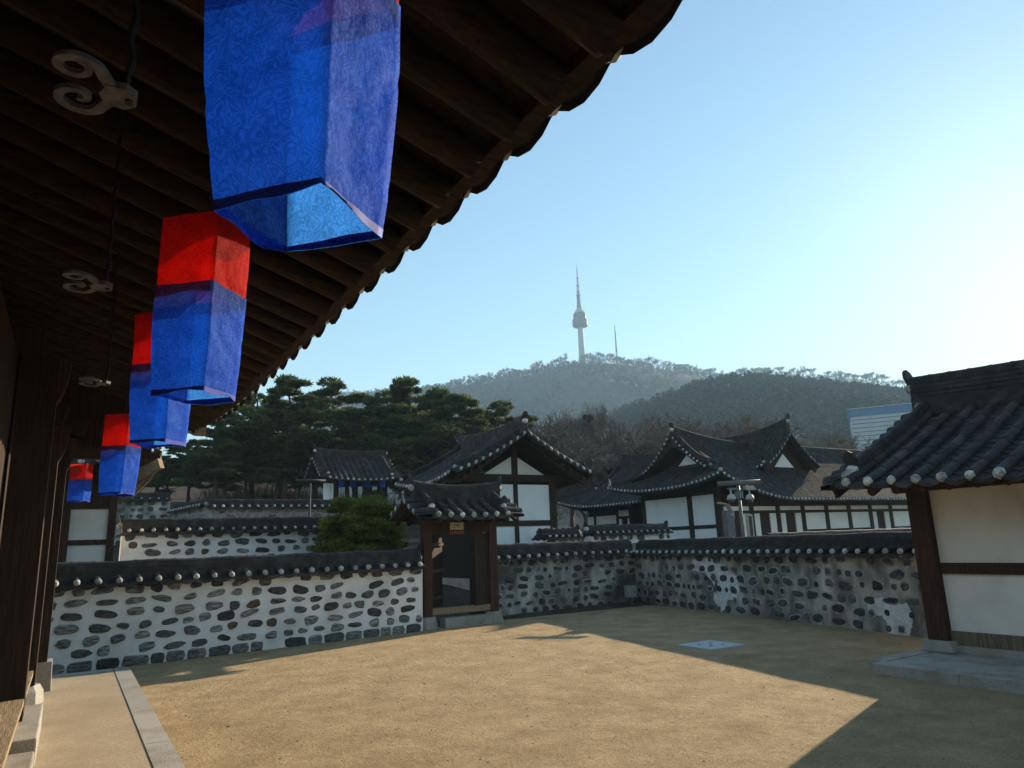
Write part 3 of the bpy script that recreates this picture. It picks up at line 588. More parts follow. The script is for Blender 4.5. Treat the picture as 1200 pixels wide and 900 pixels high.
# ---------------------------------------------------------------- hut on the right
HX, HY = 12.30, 7.0
hut = thing('hut', 'cream walled timber hut with a steep tiled roof on the right of the courtyard', 'building', (14, 3, 0))
mb = MB(); mb.span((10.72, -7, 0), (17.0, 6.90, 0.138)); mb.build('platform', 'granite', hut)
mb = MB(); y = 6.92; i = 0
while y > -7:
    l = 1.25 + 0.2 * math.sin(i * 2.2); mb.span((10.43, y - l + 0.006, 0), (10.717, y, 0.15)); y -= l; i += 1
x = 10.72
while x < 17: mb.span((x, 6.904, 0), (x + 1.4, 7.16, 0.15)); x += 1.406
mb.build('kerb', 'granite', hut)
posts_y = [HY - 0.16, 3.4, 0.2, -3.2]
for y in posts_y:
    mb = MB(); mb.box((HX, y, 0.235), (0.48, 0.5, 0.165), 0, 0, 0.94); mb.build('post_base', 'granite', hut)
    mb = MB(); mb.box((HX, y, 1.62), (0.30, 0.32, 2.62)); mb.build('post', 'redwood', hut)
for y in (HY - 0.16,):
    mb = MB(); mb.box((15.9, y, 1.55), (0.3, 0.32, 2.8)); mb.build('post', 'redwood', hut)
for i in range(3):
    y0, y1 = posts_y[i] - 0.165, posts_y[i + 1] + 0.165
    for z0, z1 in ((0.47, 1.36), (1.535, 2.75)):
        mb = MB(); mb.span((HX - 0.02, y1, z0), (HX + 0.10, y0, z1)); mb.build('wall_panel', 'hutwhite', hut)
    mb = MB(); mb.span((HX - 0.07, y1, 1.36), (HX + 0.12, y0, 1.53)); mb.build('rail', 'redwood', hut)
    mb = MB(); mb.span((HX - 0.06, y1, 0.26), (HX + 0.12, y0, 0.468)); mb.build('sill_beam', 'weatherwood', hut)
    mb = MB(); mb.span((HX - 0.10, y1, 0.14), (HX + 0.06, y0, 0.257)); mb.build('footing', 'granite', hut)
mb = MB(); mb.span((HX + 0.16, HY - 0.2, 0.14), (15.74, HY - 0.08, 2.9)); mb.add([(HX, HY - .14, 2.9), (15.9, HY - .14, 2.9), (13.92, HY - .14, 4.05)], [(0, 1, 2)]); mb.build('gable_wall', 'hutwhite', hut)
mb = MB(); mb.span((15.78, -7, 0.14), (15.9, HY - 0.33, 2.9)); mb.build('back_wall', 'hutwhite', hut)
mb = MB(); mb.beam((HX, HY + 0.25, 2.83), (HX, -7, 2.83), 0.26, 0.24); mb.build('eave_beam', 'redwood', hut)
mb = MB(); mb.beam((10.95, HY + .52, 2.76), (13.9, HY + .52, 4.12), 0.05, 0.26); mb.beam((17.1, HY + .52, 2.76), (13.94, HY + .52, 4.12), 0.05, 0.26); mb.build('barge_board', 'wood', hut)
gable_roof(hut, (10.92, 7.42, 2.80), (0, -1, 0), 14.3, 3.0, 1.50, 0.385, 0.088, k=0.16, lift=0.10, ridge_h=0.44, ridge_w=0.30, ridge_lift=0.22, naerim=0.30, tseg=0.17, n=8, vw=0.36, ends=(1, 0), es=1.15, under=0.15)
mb = MB(); mb.blob((13.95, 7.50, 4.42), (0.13, 0.10, 0.14), 0, 9, 6, .25); mb.blob((13.80, 7.40, 4.36), (0.16, 0.07, 0.10), 0, 9, 6, .3); mb.blob((11.12, 7.34, 2.99), (0.12, 0.12, 0.09), 0, 9, 6, .25); mb.build('ridge_plaster', 'capplaster', hut)
mb = MB()
for i in range(34):
    y = 6.9 - i * 0.4
    if y < -6.5: break
    mb.tube([(11.02, y, 2.70), (13.4, y, 3.86)], 0.075, 8); 
mb.build('rafters', 'redwood', hut)

# ---------------------------------------------------------------- main house (the eaves over the camera)
EX, EZ, YF, YN = 1.92, 4.22, 13.9, -5.0
house = thing('main_house', 'dark timber house whose deep tiled eaves hang over the left of the courtyard', 'building', (-2, 5, 0))
RS = 0.36      # rise of the rafters per metre
V = V3(-1, 0, 0); mb = MB()
hs = Slope((EX, YN, EZ + 0.16), (0, 1, 0), (-1, 0, 0), YF - YN, 5.0, 5.0 * 0.5, 0.3, 0, 0.16, a=4.0)
hs.rows(mb, 0.50, 0.10, 0.4, 7, None, 'ball', lip=0.055, sag=0.10)
hb = Slope((EX - 10.0, YF, EZ + 0.16), (0, -1, 0), (1, 0, 0), YF - YN, 5.0, 2.5, 0.3, 0.16, 0)
hb.rows(mb, 0.52, 0.12, 0.8, 4, None, 'disc'); verge_rows(mb, hs, 1, 0.32); hb.under(mb, 0.16)
tp = mb.build('roof_tiles', ['tile', 'capplaster', 'wood'], house)
rb = MB(); desc_ridge(rb, hs, YF - YN - 0.12, 0.35, 4.9); pts = sagline(hs.P(0, 5, 0), hs.P(YF - YN, 5, 0), 0, 0.3); ridge(rb, pts, 0.3, 0.45, 5, 0, 0.08); ridge_end(rb, pts[-1] + Z * .4, (0, 1, 0)); rb.build('roof_ridge', ['tile', 'capplaster'], tp)
def eave_lift(y): return 0.16 * max(0, 1 - (YF - y) / 4.0) ** 2
ny = 30    # soffit: dark boards near the edge, plaster between the rafters further in
def soff(x0, x1, dz, m, nm, y0=YN, y1=YF):
    mb = MB(); V = []; ys_ = np.linspace(y0, y1, ny + 1)
    for y in ys_:
        for x in (x0, x1):
            for th in (0, 0.03): V.append((x, y, EZ + (EX - x) * RS + eave_lift(y) + dz + th))
    F = []
    for i in range(ny): a = 4 * i; F += [(a, a + 2, a + 6, a + 4), (a + 1, a + 5, a + 7, a + 3), (a, a + 4, a + 5, a + 1), (a + 2, a + 3, a + 7, a + 6)]
    F += [(0, 1, 3, 2), (4 * ny, 4 * ny + 2, 4 * ny + 3, 4 * ny + 1)]
    mb.add(V, F); return mb.build(nm, m, house)
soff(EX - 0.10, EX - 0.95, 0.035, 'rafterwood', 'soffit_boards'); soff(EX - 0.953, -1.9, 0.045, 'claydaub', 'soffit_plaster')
mb = MB()
for i in range(38):    # eave board following the lift
    y0 = YN + (YF - YN) * i / 38; y1 = YN + (YF - YN) * (i + 1) / 38; mb.beam((EX - 0.07, y0, EZ + 0.055 + eave_lift(y0)), (EX - 0.07, y1, EZ + 0.055 + eave_lift(y1)), 0.10, 0.11)
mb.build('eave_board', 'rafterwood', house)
y = YN + 0.2; i = 0
while y < YF - 0.05:
    mb = MB(); w = 0.100 + 0.009 * math.sin(i * 1.9); l = eave_lift(y); dy = 0.012 * math.sin(i * 2.7)
    n_ = 9; pts = [(EX - 0.13 + (-1.95 - EX + 0.13) * k / 5, y + dy * math.sin(k * 1.1), EZ - w * .9 + 0.03 + (0.13 + (1.95 + EX - 0.13) * k / 5) * RS + l + 0.008 * math.sin(k * 2 + i)) for k in range(6)]
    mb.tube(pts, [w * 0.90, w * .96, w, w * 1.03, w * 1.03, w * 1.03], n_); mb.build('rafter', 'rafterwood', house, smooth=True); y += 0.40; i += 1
# gable end: barge board and its pale end block
mb = MB(); mb.beam((EX - 0.05, YF + .02, EZ + 0.16), (-3.1, YF + .02, EZ + 2.5), 0.05, 0.30); mb.build('barge_board', 'rafterwood', house)
mb = MB()
for i in range(12):
    x0 = 0.98 - 0.25 * i; x1 = x0 - 0.252; zt_ = lambda x: EZ + (EX - x) * RS + .08
    pr = [(x0, 3.84 + .02 * (i % 3)), (x1, 3.84 + .02 * (i % 3)), (x1, zt_(x1)), (x0, zt_(x0))]; y_ = 13.35 + .012 * (i % 2)
    mb.add([(x, y_ + e, z) for e in (0, .06) for x, z in pr], [(0, 1, 2, 3), (7, 6, 5, 4), (0, 4, 5, 1), (1, 5, 6, 2), (2, 6, 7, 3), (3, 7, 4, 0)])
mb.build('gable_boards', 'wood', house)
mb = MB(); mb.beam((1.02, 13.33, 3.78), (-2.0, 13.33, 3.78), 0.2, 0.2); mb.build('gable_tie', 'redwood', house)
mb = MB(); mb.box((EX - 0.08, YF + 0.0, EZ + 0.12), (0.18, 0.22, 0.22)); mb.build('eave_end_block', 'palewood', house)
PXs = -0.46
for px_, y in ((PXs, 9.55), (PXs + 0.02, 12.12), (PXs + 0.12, 13.25)):
    mb = MB(); mb.box((px_, y, (0.49 + (4.36 if y < 10 else 3.99)) / 2 if y < 13 else 2.32), (0.36, 0.36, (4.36 if y < 10 else 3.99) - 0.49 if y < 13 else 3.34)); mb.build('post', 'wood', house)
    if y < 13:
        mb = MB(); mb.tube([(px_, y, 0.235), (px_, y, 0.40), (px_, y, 0.485)], [0.30, 0.285, 0.235], 8); mb.build('post_base', 'granite', house)
    else:
        mb = MB(); mb.box((px_ + .05, y, 0.44), (0.42, 0.44, 0.42), 0, 0, 0.92); mb.build('post_base', 'granite', house)
    mb = MB(); mb.beam((px_ - 1.5, y, 4.55), (px_ + (0.0 if y < 10 else 0.22 if y < 13 else 0.4), y, 4.52 if y < 10 else 4.15), 0.34, 0.30); mb.build('beam_end', 'wood', house)
    mb = MB(); K = 8    # carved bracket below the beam end
    zb_ = 3.75 if y < 10 else 3.38; prof = [(0.05, zb_)] + [(0.05 + 0.24 * math.sin(k / K * math.pi / 2), zb_ + 0.60 * (1 - math.cos(k / K * math.pi / 2))) for k in range(1, K + 1)] + [(0.05, zb_ + .60)]
    V = [(px_ + a, y + e, b) for e in (-0.13, 0.13) for a, b in prof]; n_ = len(prof)
    mb.add(V, [tuple(range(n_)), tuple(range(n_, 2 * n_))[::-1]] + [(k, n_ + k, n_ + (k + 1) % n_, (k + 1) % n_) for k in range(n_)]); mb.build('bracket', 'redwood', house)
mb = MB(); mb.beam((PXs - .55, -4, 4.95), (PXs - .55, 13.8, 4.95), 0.22, 0.22); mb.build('eave_purlin', 'wood', house)
mb = MB()
for i in range(22): y = -4 + i * 0.8; mb.span((PXs - 0.30, y, 0.72), (PXs - 0.22, y + 0.795, 4.35))
mb.build('plank_wall', 'wood', house)
mb = MB(); mb.span((-8, -4, 0.25), (-2.2, 13.2, 5.0)); mb.build('inner_wall', 'wood', house)
mb = MB()
for k in range(3): mb.span((PXs - 0.02 - 0.21 * k, -3, 0.66), (PXs + 0.18 - 0.21 * k, 11.6, 0.72))
mb.build('veranda_floor', 'palewood', house)
mb = MB(); mb.span((PXs - 0.02, -3, 0.50), (PXs + 0.13, 11.62, 0.655)); mb.build('veranda_edge', 'palewood', house)

for (y0, y1, lab) in ((8.42, 10.35, 'long granite step stone beside the veranda, with its far end in view'), (5.3, 7.9, 'granite step stone cut off at the lower left, nearer the viewer')):
    mb = MB(); mb.span((-0.66, y0, 0.235), (-0.12, y1, 0.50))
    o = mb.build('step_stone', 'granite'); bv = o.modifiers.new('bevel', 'BEVEL'); bv.width = 0.015; bv.segments = 2; tag(o, lab, 'step stone')

# ---------------------------------------------------------------- lanterns
def cloth_side(mb, c, hw, z0, z1, rot, seed, flare=0.0, nz=14, nx=7, open_=True, sway=(0, 0), zt=None):
    """four hanging cloth faces with soft creases; returns nothing"""
    zt = zt or z1
    cor = [(hw * math.cos(rot + math.pi / 4 + k * math.pi / 2) * 1.414, hw * math.sin(rot + math.pi / 4 + k * math.pi / 2) * 1.414) for k in range(4)]
    N_ = nx * 4; V = []; F = []
    for j in range(nz + 1):
        t = j / nz; z = z0 + (z1 - z0) * t; low = (zt - z)
        for k in range(4):
            a, b = cor[k], cor[(k + 1) % 4]
            for i in range(nx):
                s_ = i / nx; x = a[0] + (b[0] - a[0]) * s_; y = a[1] + (b[1] - a[1]) * s_
                edge = math.sin(math.pi * s_); nn = mnoise.noise((x * 9 + seed * 7.1, y * 9, z * 7)) ; n2 = mnoise.noise((x * 3 + seed * 3.3, y * 3, z * 2.6 + 5))
                l = math.hypot(x, y); cre = 0.05 * math.exp(-((z - z0 - 0.33 * (zt - z0) - 0.10 * math.sin(3.1 * x / hw + seed)) / 0.018) ** 2) + 0.035 * math.exp(-((z - z0 - 0.12 * (zt - z0) - 0.25 * y) / 0.014) ** 2); f = 1 + (0.03 * nn + 0.12 * n2) * (0.35 + edge) / l * hw + flare * low - 0.02 * edge - cre * (0.3 + edge) - 0.13 * max(0.0, (low / 1.0 - 0.42) / 0.58) ** 2 + 0.02
                zz = z + (0.03 * mnoise.noise((x * 6, y * 6, seed)) if j == 0 else 0)
                V.append((c[0] + x * f + sway[0] * low, c[1] + y * f + sway[1] * low, zz))
    for j in range(nz):
        for i in range(N_): F.append((j * N_ + i, j * N_ + (i + 1) % N_, (j + 1) * N_ + (i + 1) % N_, (j + 1) * N_ + i))
    mb.add(V, F)
TAPER = 0.0
def lantern(label, c, hw, z0, zs, z1, rot, seed, group='silk lanterns along the eaves', sway=(0, 0), cord=True, ztop=5.0, parts=True):
    t = thing('silk_lantern', label, 'lantern', (c[0], c[1], z1), group); q = 1
    mb = MB(); cloth_side(mb, c, hw, z0, zs + 0.006, rot, seed, TAPER, 26, 12, sway=sway, zt=z1); mb.build('blue_cloth', 'bluesilk', t, smooth=True)
    mb = MB(); cloth_side(mb, c, hw * 0.982, zs - (z1 - z0) * 0.055, z1, rot, seed, TAPER, 16, 12, sway=sway, zt=z1); mb.build('red_cloth', 'redsilk', t, smooth=True)
    mb = MB(); cor = [rot + math.pi / 4 + k * math.pi / 2 for k in range(4)]; cloth_side(mb, c, hw * 1.006, z0 + 0.001, z0 + 0.022, rot, seed, TAPER, 2, 12, sway=sway, zt=z1); mb.build('hem', 'bluehem', t, smooth=True)
    mb = MB()
    for k in range(4):
        a = rot + math.pi / 4 + k * math.pi / 2; b = a + math.pi / 2
        f = 1.414 * hw * 0.995
        mb.tube([(c[0] + math.cos(a) * f, c[1] + math.sin(a) * f, z1 - 0.004), (c[0] + math.cos(b) * f, c[1] + math.sin(b) * f, z1 - 0.004)], 0.007, 5)
    for k in range(2):
        a = rot + math.pi / 4 + k * math.pi / 2; f = 1.414 * hw * 0.99
        mb.tube([(c[0] + math.cos(a) * f, c[1] + math.sin(a) * f, z1), (c[0] - math.cos(a) * f, c[1] - math.sin(a) * f, z1 + 0.001 * k)], 0.006, 5)
    mb.build('frame', 'wood', t)
    if cord: mb = MB(); mb.tube([(c[0], c[1], z1), (c[0], c[1], ztop)], 0.005, 5); mb.build('cord', 'blackiron', t)
    return t
def rafter_z(x): return EZ + (EX - x) * RS - 0.1
Llab = ['nearest and largest silk lantern, mostly blue, cut by the top edge of the photo', 'second silk lantern from the viewer, its red top and blue skirt both in full view', 'third silk lantern from the viewer, half hidden behind the second one', 'fourth silk lantern from the viewer, hanging lowest left of the eave row']
rx = 0.45
ps = [on_z(354, 262, 2.90), on_z(232, 466, 2.90), on_z(184, 521, 2.90), on_z(139, 578, 2.86)]
rots = [R(41), R(48), R(51), R(52)]
for i, p in enumerate(ps):
    hw = (0.180, 0.158, 0.147, 0.150)[i]; z0 = 2.90 if i < 3 else 2.84
    lantern(Llab[i], (p[0], p[1]), hw, z0, z0 + (0.72, 0.57, 0.57, 0.57)[i], z0 + (1.16, 0.97, 0.97, 0.97)[i], rots[i], 3 + i * 5, sway=((0.0, 0), (-0.02, 0), (0.01, 0), (-0.02, 0))[i], ztop=rafter_z(p[0]))

# ---------------------------------------------------------------- door hooks hanging from the rafters
for (px, py, z, lab) in ((141, 112, 3.55, 'nearest scrolled iron door hook, beside the largest lantern'), (120, 335, 3.55, 'middle scrolled iron door hook, beside the second lantern'), (122, 449, 3.55, 'farthest scrolled iron door hook, above the fourth lantern')):
    p = on_z(px, py, z); t = thing('door_hook', lab, 'door hook', (p[0], p[1], z), 'iron door hooks under the eaves'); mb = MB()
    for sg in (1, -1):
        K = 34; pts = [V3(p[0] - 0.016, p[1] + sg * 0.016, z), V3(p[0] - 0.036, p[1] + sg * 0.06, z)]
        for k in range(K + 1):
            u = k / K; a_ = R(5 + 445 * u); r_ = 0.070 - 0.050 * u; pts.append(V3(p[0] - 0.120 + r_ * math.cos(a_), p[1] + sg * (0.084 + r_ * math.sin(a_)), z + 0.0006 * k))
        V = []; n_ = len(pts)
        for i, q_ in enumerate(pts):
            d = _n(pts[min(i + 1, n_ - 1)] - pts[max(i - 1, 0)]); sd_ = _n(V3(-d[1], d[0], 0)); ww = 0.036 - 0.019 * i / n_
            V += [q_ + sd_ * ww / 2 - Z * .008, q_ - sd_ * ww / 2 - Z * .008, q_ - sd_ * ww / 2 + Z * .008, q_ + sd_ * ww / 2 + Z * .008]
        mb.add(V, [(4 * i + k, 4 * i + (k + 1) % 4, 4 * i + 4 + (k + 1) % 4, 4 * i + 4 + k) for i in range(n_ - 1) for k in range(4)] + [(0, 1, 2, 3), tuple(4 * (n_ - 1) + k for k in range(4))[::-1]])
    prof = [(0.048, -0.03), (0.048, 0.03), (0.016, 0.06), (-0.04, 0.056), (-0.06, 0.0), (-0.04, -0.056), (0.016, -0.06)]
    V = [(p[0] + a, p[1] + b, z + e) for e in (-0.011, 0.011) for a, b in prof]; n_ = len(prof)
    mb.add(V, [tuple(range(n_))[::-1], tuple(range(n_, 2 * n_))] + [(k, (k + 1) % n_, n_ + (k + 1) % n_, n_ + k) for k in range(n_)]); mb.build('scroll_plate', 'iron', t)
    mb = MB(); K = 40; top = rafter_z(p[0]); mb.tube([(p[0] + 0.006 * math.cos(k * 1.3) + 0.02, p[1] + 0.006 * math.sin(k * 1.3), z - 0.02 + (top - z + 0.05) * k / K) for k in range(K + 1)], 0.013, 6); mb.build('rod', 'blackiron', t)

# ---------------------------------------------------------------- far wing behind the left wall
fw = thing('far_wing', 'timber wing with white wall panels seen past the lanterns, behind the left wall', 'building', (-1, 21, 0.3))
FY = 19.5
for x, w in ((0.78, 0.16), (-0.20, 0.26), (-1.6, 0.26)):
    mb = MB(); mb.span((x - w / 2, FY - 0.06, 0.2), (x + w / 2, FY + 0.2, 4.3)); mb.build('post', 'redwood', fw)
for x0, x1 in ((-0.068, 0.698), (-1.468, -0.332)):
    for z0, z1 in ((0.7, 2.42), (2.54, 3.24)):
        mb = MB(); mb.span((x0, FY, z0), (x1, FY + 0.12, z1)); mb.build('wall_panel', 'hutwhite', fw)
    mb = MB(); mb.span((x0, FY - 0.03, 2.42), (x1, FY + 0.13, 2.539)); mb.build('rail', 'redwood', fw)
    mb = MB(); mb.span((x0, FY - 0.04, 3.241), (x1, FY + 0.14, 4.2)); mb.build('lintel', 'redwood', fw)
for i in range(4):
    mb = MB(); y = FY + 0.32 + i * 2.1; mb.span((0.72, y, 0.5), (0.84, y + 1.95, 3.3)); mb.build('wall_panel', 'hutwhite', fw)
mb = MB(); mb.span((-5, FY + 0.22, 0.2), (0.71, 28, 4.4)); mb.build('inner_wall', 'wood', fw)
mb = MB(); S1 = Slope((1.55, 18.3, 4.12), (0, 1, 0), (-1, 0, 0), 11, 3.4, 1.9, 0.25, 0.42, 0.2, 3.0, lambda u: min(3.4, u + 0.1)); S2 = Slope((-5.2, 18.3, 4.12), (1, 0, 0), (0, 1, 0), 6.75, 3.4, 1.9, 0.25, 0.0, 0.42, 3.0, lambda u: min(3.4, 6.75 - u + 0.1))
for s_ in (S1, S2): s_.rows(mb, 0.34, 0.08, 0.6, 6, None, 'ball'); s_.under(mb, 0.15, 16, 4)
tp = mb.build('roof_tiles', ['tile', 'capplaster', 'wood'], fw)
rb = MB(); ridge(rb, [S1.P(u, u, 0.02) for u in (0.3, 0.9, 1.6, 2.4, 3.2)], 0.22, 0.2, 3, 0, 0.07, 0.36); rb.build('hip_ridge', ['tile', 'capplaster'], tp)
mb = MB(); K = 8; pts = [V3(0.5 + 1.12 * k / K, 19.35 - 1.15 * k / K, 3.86 + 0.34 * (k / K) ** 2.2) for k in range(K + 1)]
for k in range(K): mb.beam(pts[k], pts[k + 1], 0.14, 0.24)
mb.build('hip_rafter', 'palewood', fw)
mb = MB(); y = 18.75
while y < 28: mb.tube([(1.42, y, 4.03), (-0.2, y, 4.5)], 0.06, 7); y += 0.36
mb.build('rafters', 'redwood', fw)
p = on_y(92, 588, 17.9); lantern('small distant silk lantern below the others, before the far wing', (p[0], p[1]), 0.16, p[2], p[2] + 0.46, p[2] + 0.80, R(45 + 18), 44, ztop=4.6, cord=True)
# the beam it hangs from, part of the far wing
mb = MB(); mb.beam((p[0], 17.7, 4.62), (p[0], FY, 4.0), 0.09, 0.1); mb.build('outrigger', 'wood', fw)

# ---------------------------------------------------------------- walls behind
stone_wall('stone_wall', 'second whitewashed stone wall, running behind and above the left courtyard wall', (1.15, 22.0), (7.6, 22.15), 0.5, 0.35, 2.80, 11, 'white', seed=31, rh=0.17, pitch=0.30, r=0.055)
stone_wall('stone_wall', 'grey stone terrace wall below the pines, in front of the small pavilion', (4.75, 32.0), (10.35, 32.2), 0.5, 1.6, 4.05, 9, 'grey', seed=41, rh=0.16, pitch=0.36, caps='ball', r=0.065, e1=False)
stone_wall('stone_wall', 'pale stone wall stepping back uphill towards the pines', (3.9, 37.2), (4.68, 32.3), 0.5, 1.7, 4.15, 9, 'grey', seed=51, rh=0.15, pitch=0.4, caps='ball', e0=False, e1=False)
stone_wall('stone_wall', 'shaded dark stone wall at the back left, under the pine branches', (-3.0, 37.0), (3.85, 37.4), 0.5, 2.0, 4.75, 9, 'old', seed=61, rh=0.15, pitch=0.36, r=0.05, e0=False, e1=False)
def low_wall(label, px0, px1, Y, pyr, e0, e1, drop=0.34):
    a, b = on_y(px0, pyr, Y), on_y(px1, pyr - 1, Y); g = gz(a[0], Y)
    t = stone_wall('stone_wall', label, (a[0], Y), (b[0], Y + 0.1), 0.45, g, (a[2] + b[2]) / 2 - drop, 6, 'white', seed=int(px0), rh=0.13, pitch=0.30, r=0.055, e0=e0, e1=e1); return t
low_wall('low tile-capped wall with a white plaster knob, right under the gabled house', 636, 682, 20.6, 617, False, True)
low_wall('low tile-capped wall between two white plaster knobs, before the long hipped house', 692, 786, 21.4, 613, True, True)
low_wall('low tile-capped wall seen over the right courtyard wall, beside the camera pole', 905, 1090, 18.4, 621, False, False, 0.3)

# ---------------------------------------------------------------- gabled house behind the gate
mh = thing('gabled_house', 'white gabled house rising behind the gate', 'building', (14, 24, 0.6))
WY = 22.3
for x, w in ((12.15, 0.26), (13.72, 0.17), (15.35, 0.30)):
    mb = MB(); mb.span((x - w / 2, WY - 0.04, 0.5), (x + w / 2, WY + 0.2, 4.30)); mb.build('post', 'wood', mh)
for x0, x1 in ((12.282, 13.633), (13.807, 15.198)):
    for z0, z1 in ((1.2, 2.70), (2.90, 4.20)):
        mb = MB(); mb.span((x0, WY, z0), (x1, WY + 0.1, z1)); mb.build('wall_panel', 'housewhite', mh)
    mb = MB(); mb.span((x0, WY - 0.03, 2.70), (x1, WY + 0.12, 2.90)); mb.build('rail', 'wood', mh)
mb = MB(); mb.span((11.6, WY - 0.07, 4.302), (15.9, WY + 0.2, 4.56)); mb.build('tie_beam', 'wood', mh)
mb = MB(); mb.span((13.60, WY - 0.03, 4.561), (13.84, WY + 0.15, 5.6)); mb.build('king_post', 'wood', mh)
mb = MB()
for x0, x1, xa in ((12.45, 13.598, 13.598), (13.842, 15.05, 13.842)):
    pr = [(x0, 4.562), (x1, 4.562), (xa, 5.22)]; V = [(a, WY + e, b) for e in (0.02, 0.10) for a, b in pr]; mb.add(V, [(0, 1, 2), (5, 4, 3), (0, 3, 4, 1), (1, 4, 5, 2), (2, 5, 3, 0)])
mb.build('gable_panel', 'hutwhite', mh)
mb = MB(); mb.span((12.05, WY + 0.21, 0.5), (12.2, 26.5, 4.4)); mb.build('side_wall', 'shadeplank', mh)
mb = MB(); mb.span((15.3, WY + 0.21, 0.5), (15.45, 26.5, 4.4)); mb.span((12.21, 26.3, .5), (15.29, 26.5, 4.4)); mb.build('rear_wall', 'wood', mh)
mb = MB(); mb.span((11.7, WY - 0.5, 0.2), (16.0, 27, 0.95)); mb.build('stylobate', 'granite', mh)
mb = MB()
for sgn in (-1, 1):
    xa, xb = 13.62 + sgn * 0.05, 13.62 + sgn * 2.7
    for k in range(6):
        t0, t1 = k / 6, (k + 1) / 6; f = lambda t: 6.0 - 1.72 * (t * 1.2 - 0.2 * t * t); mb.beam((xa + (xb - xa) * t0, 21.55, f(t0)), (xa + (xb - xa) * t1, 21.55, f(t1)), 0.06, 0.30)
mb.build('barge_board', 'wood', mh)
mb = MB()
for i in range(9):   # purlin ends and short cross tiles under the verge
    for sgn in (-1, 1):
        t0 = (i + 0.5) / 9; x = 13.62 + sgn * 2.65 * t0; mb.beam((x, 21.30, 6.02 - 1.74 * (t0 * 1.2 - 0.2 * t0 * t0)), (x, 22.3, 6.02 - 1.74 * (t0 * 1.2 - 0.2 * t0 * t0)), 0.10, 0.09)
mb.build('verge_battens', 'redwood', mh)
gable_roof(mh, (16.50, 21.45, 4.30), (0, 1, 0), 4.9, 2.88, 1.72, 0.26, 0.076, k=0.25, lift=0.26, ridge_h=0.38, ridge_lift=0.16, naerim=0.2, seg=1.1, n=4, vw=0.30)

# ---------------------------------------------------------------- long hipped house on the right
S_ = 1.05
def sc(x, y, z): return V3(x * S_, y * S_, (z - EYE) * S_ + EYE)
rh_ = thing('hipped_house', 'long white and dark timber house with two roof gables, beyond the right wall', 'building', sc(28, 25, 0.9))
C0 = sc(23.22, 21.11, 4.73); LX, LY, WW = 17.0, 8.0, 3.95
zf, zl = 3.62, 4.32; zf = (zf - EYE) * S_ + EYE; zl = (zl - EYE) * S_ + EYE
RZ = (6.35 - EYE) * S_ + EYE      # where tiles meet the ridge
front = Slope((C0[0], C0[1], zf), (1, 0, 0), (0, 1, 0), LX, WW, RZ - zf, 0.04, C0[2] - zf, 0.0, 5.2, lambda u: WW if u > 1.15 else u + 0.06)
GRUN = 1.95
left = Slope((C0[0], C0[1] + LY, zl), (0, -1, 0), (1, 0, 0), LY, GRUN, 1.08, 0.2, 0.40, C0[2] - zl, 3.4, lambda u: min(GRUN, u + 0.06, LY - u + 0.06))
back = Slope((C0[0] + LX, C0[1] + LY, zl), (-1, 0, 0), (0, -1, 0), LX, WW, RZ - zl, 0.22, 0, 0.4, 5.0, lambda u: WW if LX - u > 1.15 else LX - u + 0.06)
mb = MB()
front.rows(mb, 0.27, 0.078, 1.2, 5, None, 'ball'); left.rows(mb, 0.27, 0.078, 1.0, 5, None, 'ball'); back.rows(mb, 0.5, 0.07, 2, 3, None, None)
for s_ in (front, left, back): s_.under(mb, 0.17, 24, 4)
rtp = mb.build('roof_tiles', ['tile', 'capplaster', 'wood'], rh_)
rb = MB()
ridge(rb, [front.P(u, u, 0.03) for u in (0.15, 0.6, 1.1, 1.6, 2.0)], 0.22, 0.20, 3, 0, 0.06, 0.36); ridge_end(rb, front.P(0.12, 0.12, 0.22), (-1, -1, 0), 0.95)
ridge(rb, [left.P(u, u, 0.03) for u in (0.15, 0.7, 1.3, 1.95)], 0.22, 0.20, 3, 0, 0.06, 0.36); ridge_end(rb, left.P(0.12, 0.12, 0.22), (-1, 1, 0), 0.95)
gx = C0[0] + 1.15
a = V3(gx, C0[1] + WW, RZ - 0.03); b = V3(C0[0] + LX, C0[1] + WW, RZ - 0.10)
mr_ = [a + V3((b[0] - a[0]) * i / 20, 0, (b[2] - a[2]) * i / 20 + 0.62 * max(0, 1 - i / 7.0) ** 2.0) for i in range(21)]
ridge(rb, mr_, 0.28, 0.40, 5, 0, 0.075, 0.36, 0.6); ridge_end(rb, mr_[0] + Z * 0.36, (-1, 0, 0), 1.1)
gl = Slope((gx, C0[1], zf), (1, 0, 0), (0, 1, 0), LX, WW, RZ - zf, 0.22)
def verge_line(sl, u, v0, v1, extra):
    pts = []
    for i in range(9):
        t = i / 8; p = sl.P(u, v0 + (v1 - v0) * t, 0.05); pts.append(p + Z * extra * t * t)
    return pts
n0 = verge_line(front, 1.25, 1.75, WW - 0.05, 0.55); ridge(rb, n0, 0.22, 0.18, 3, 0, 0.06, 0.36); ridge_end(rb, n0[0] + Z * 0.14, (0, -1, 0), 0.85)
n1 = verge_line(back, LX - 1.25, 1.75, WW - 0.05, 0.55); ridge(rb, n1, 0.22, 0.18, 3, 0, 0.06, 0.36); ridge_end(rb, n1[0] + Z * 0.14, (0, 1, 0), 0.85)
rb.build('roof_ridge', ['tile', 'capplaster'], rtp)
mb = MB()     # verge tiles of the left gable, its board and its white triangle
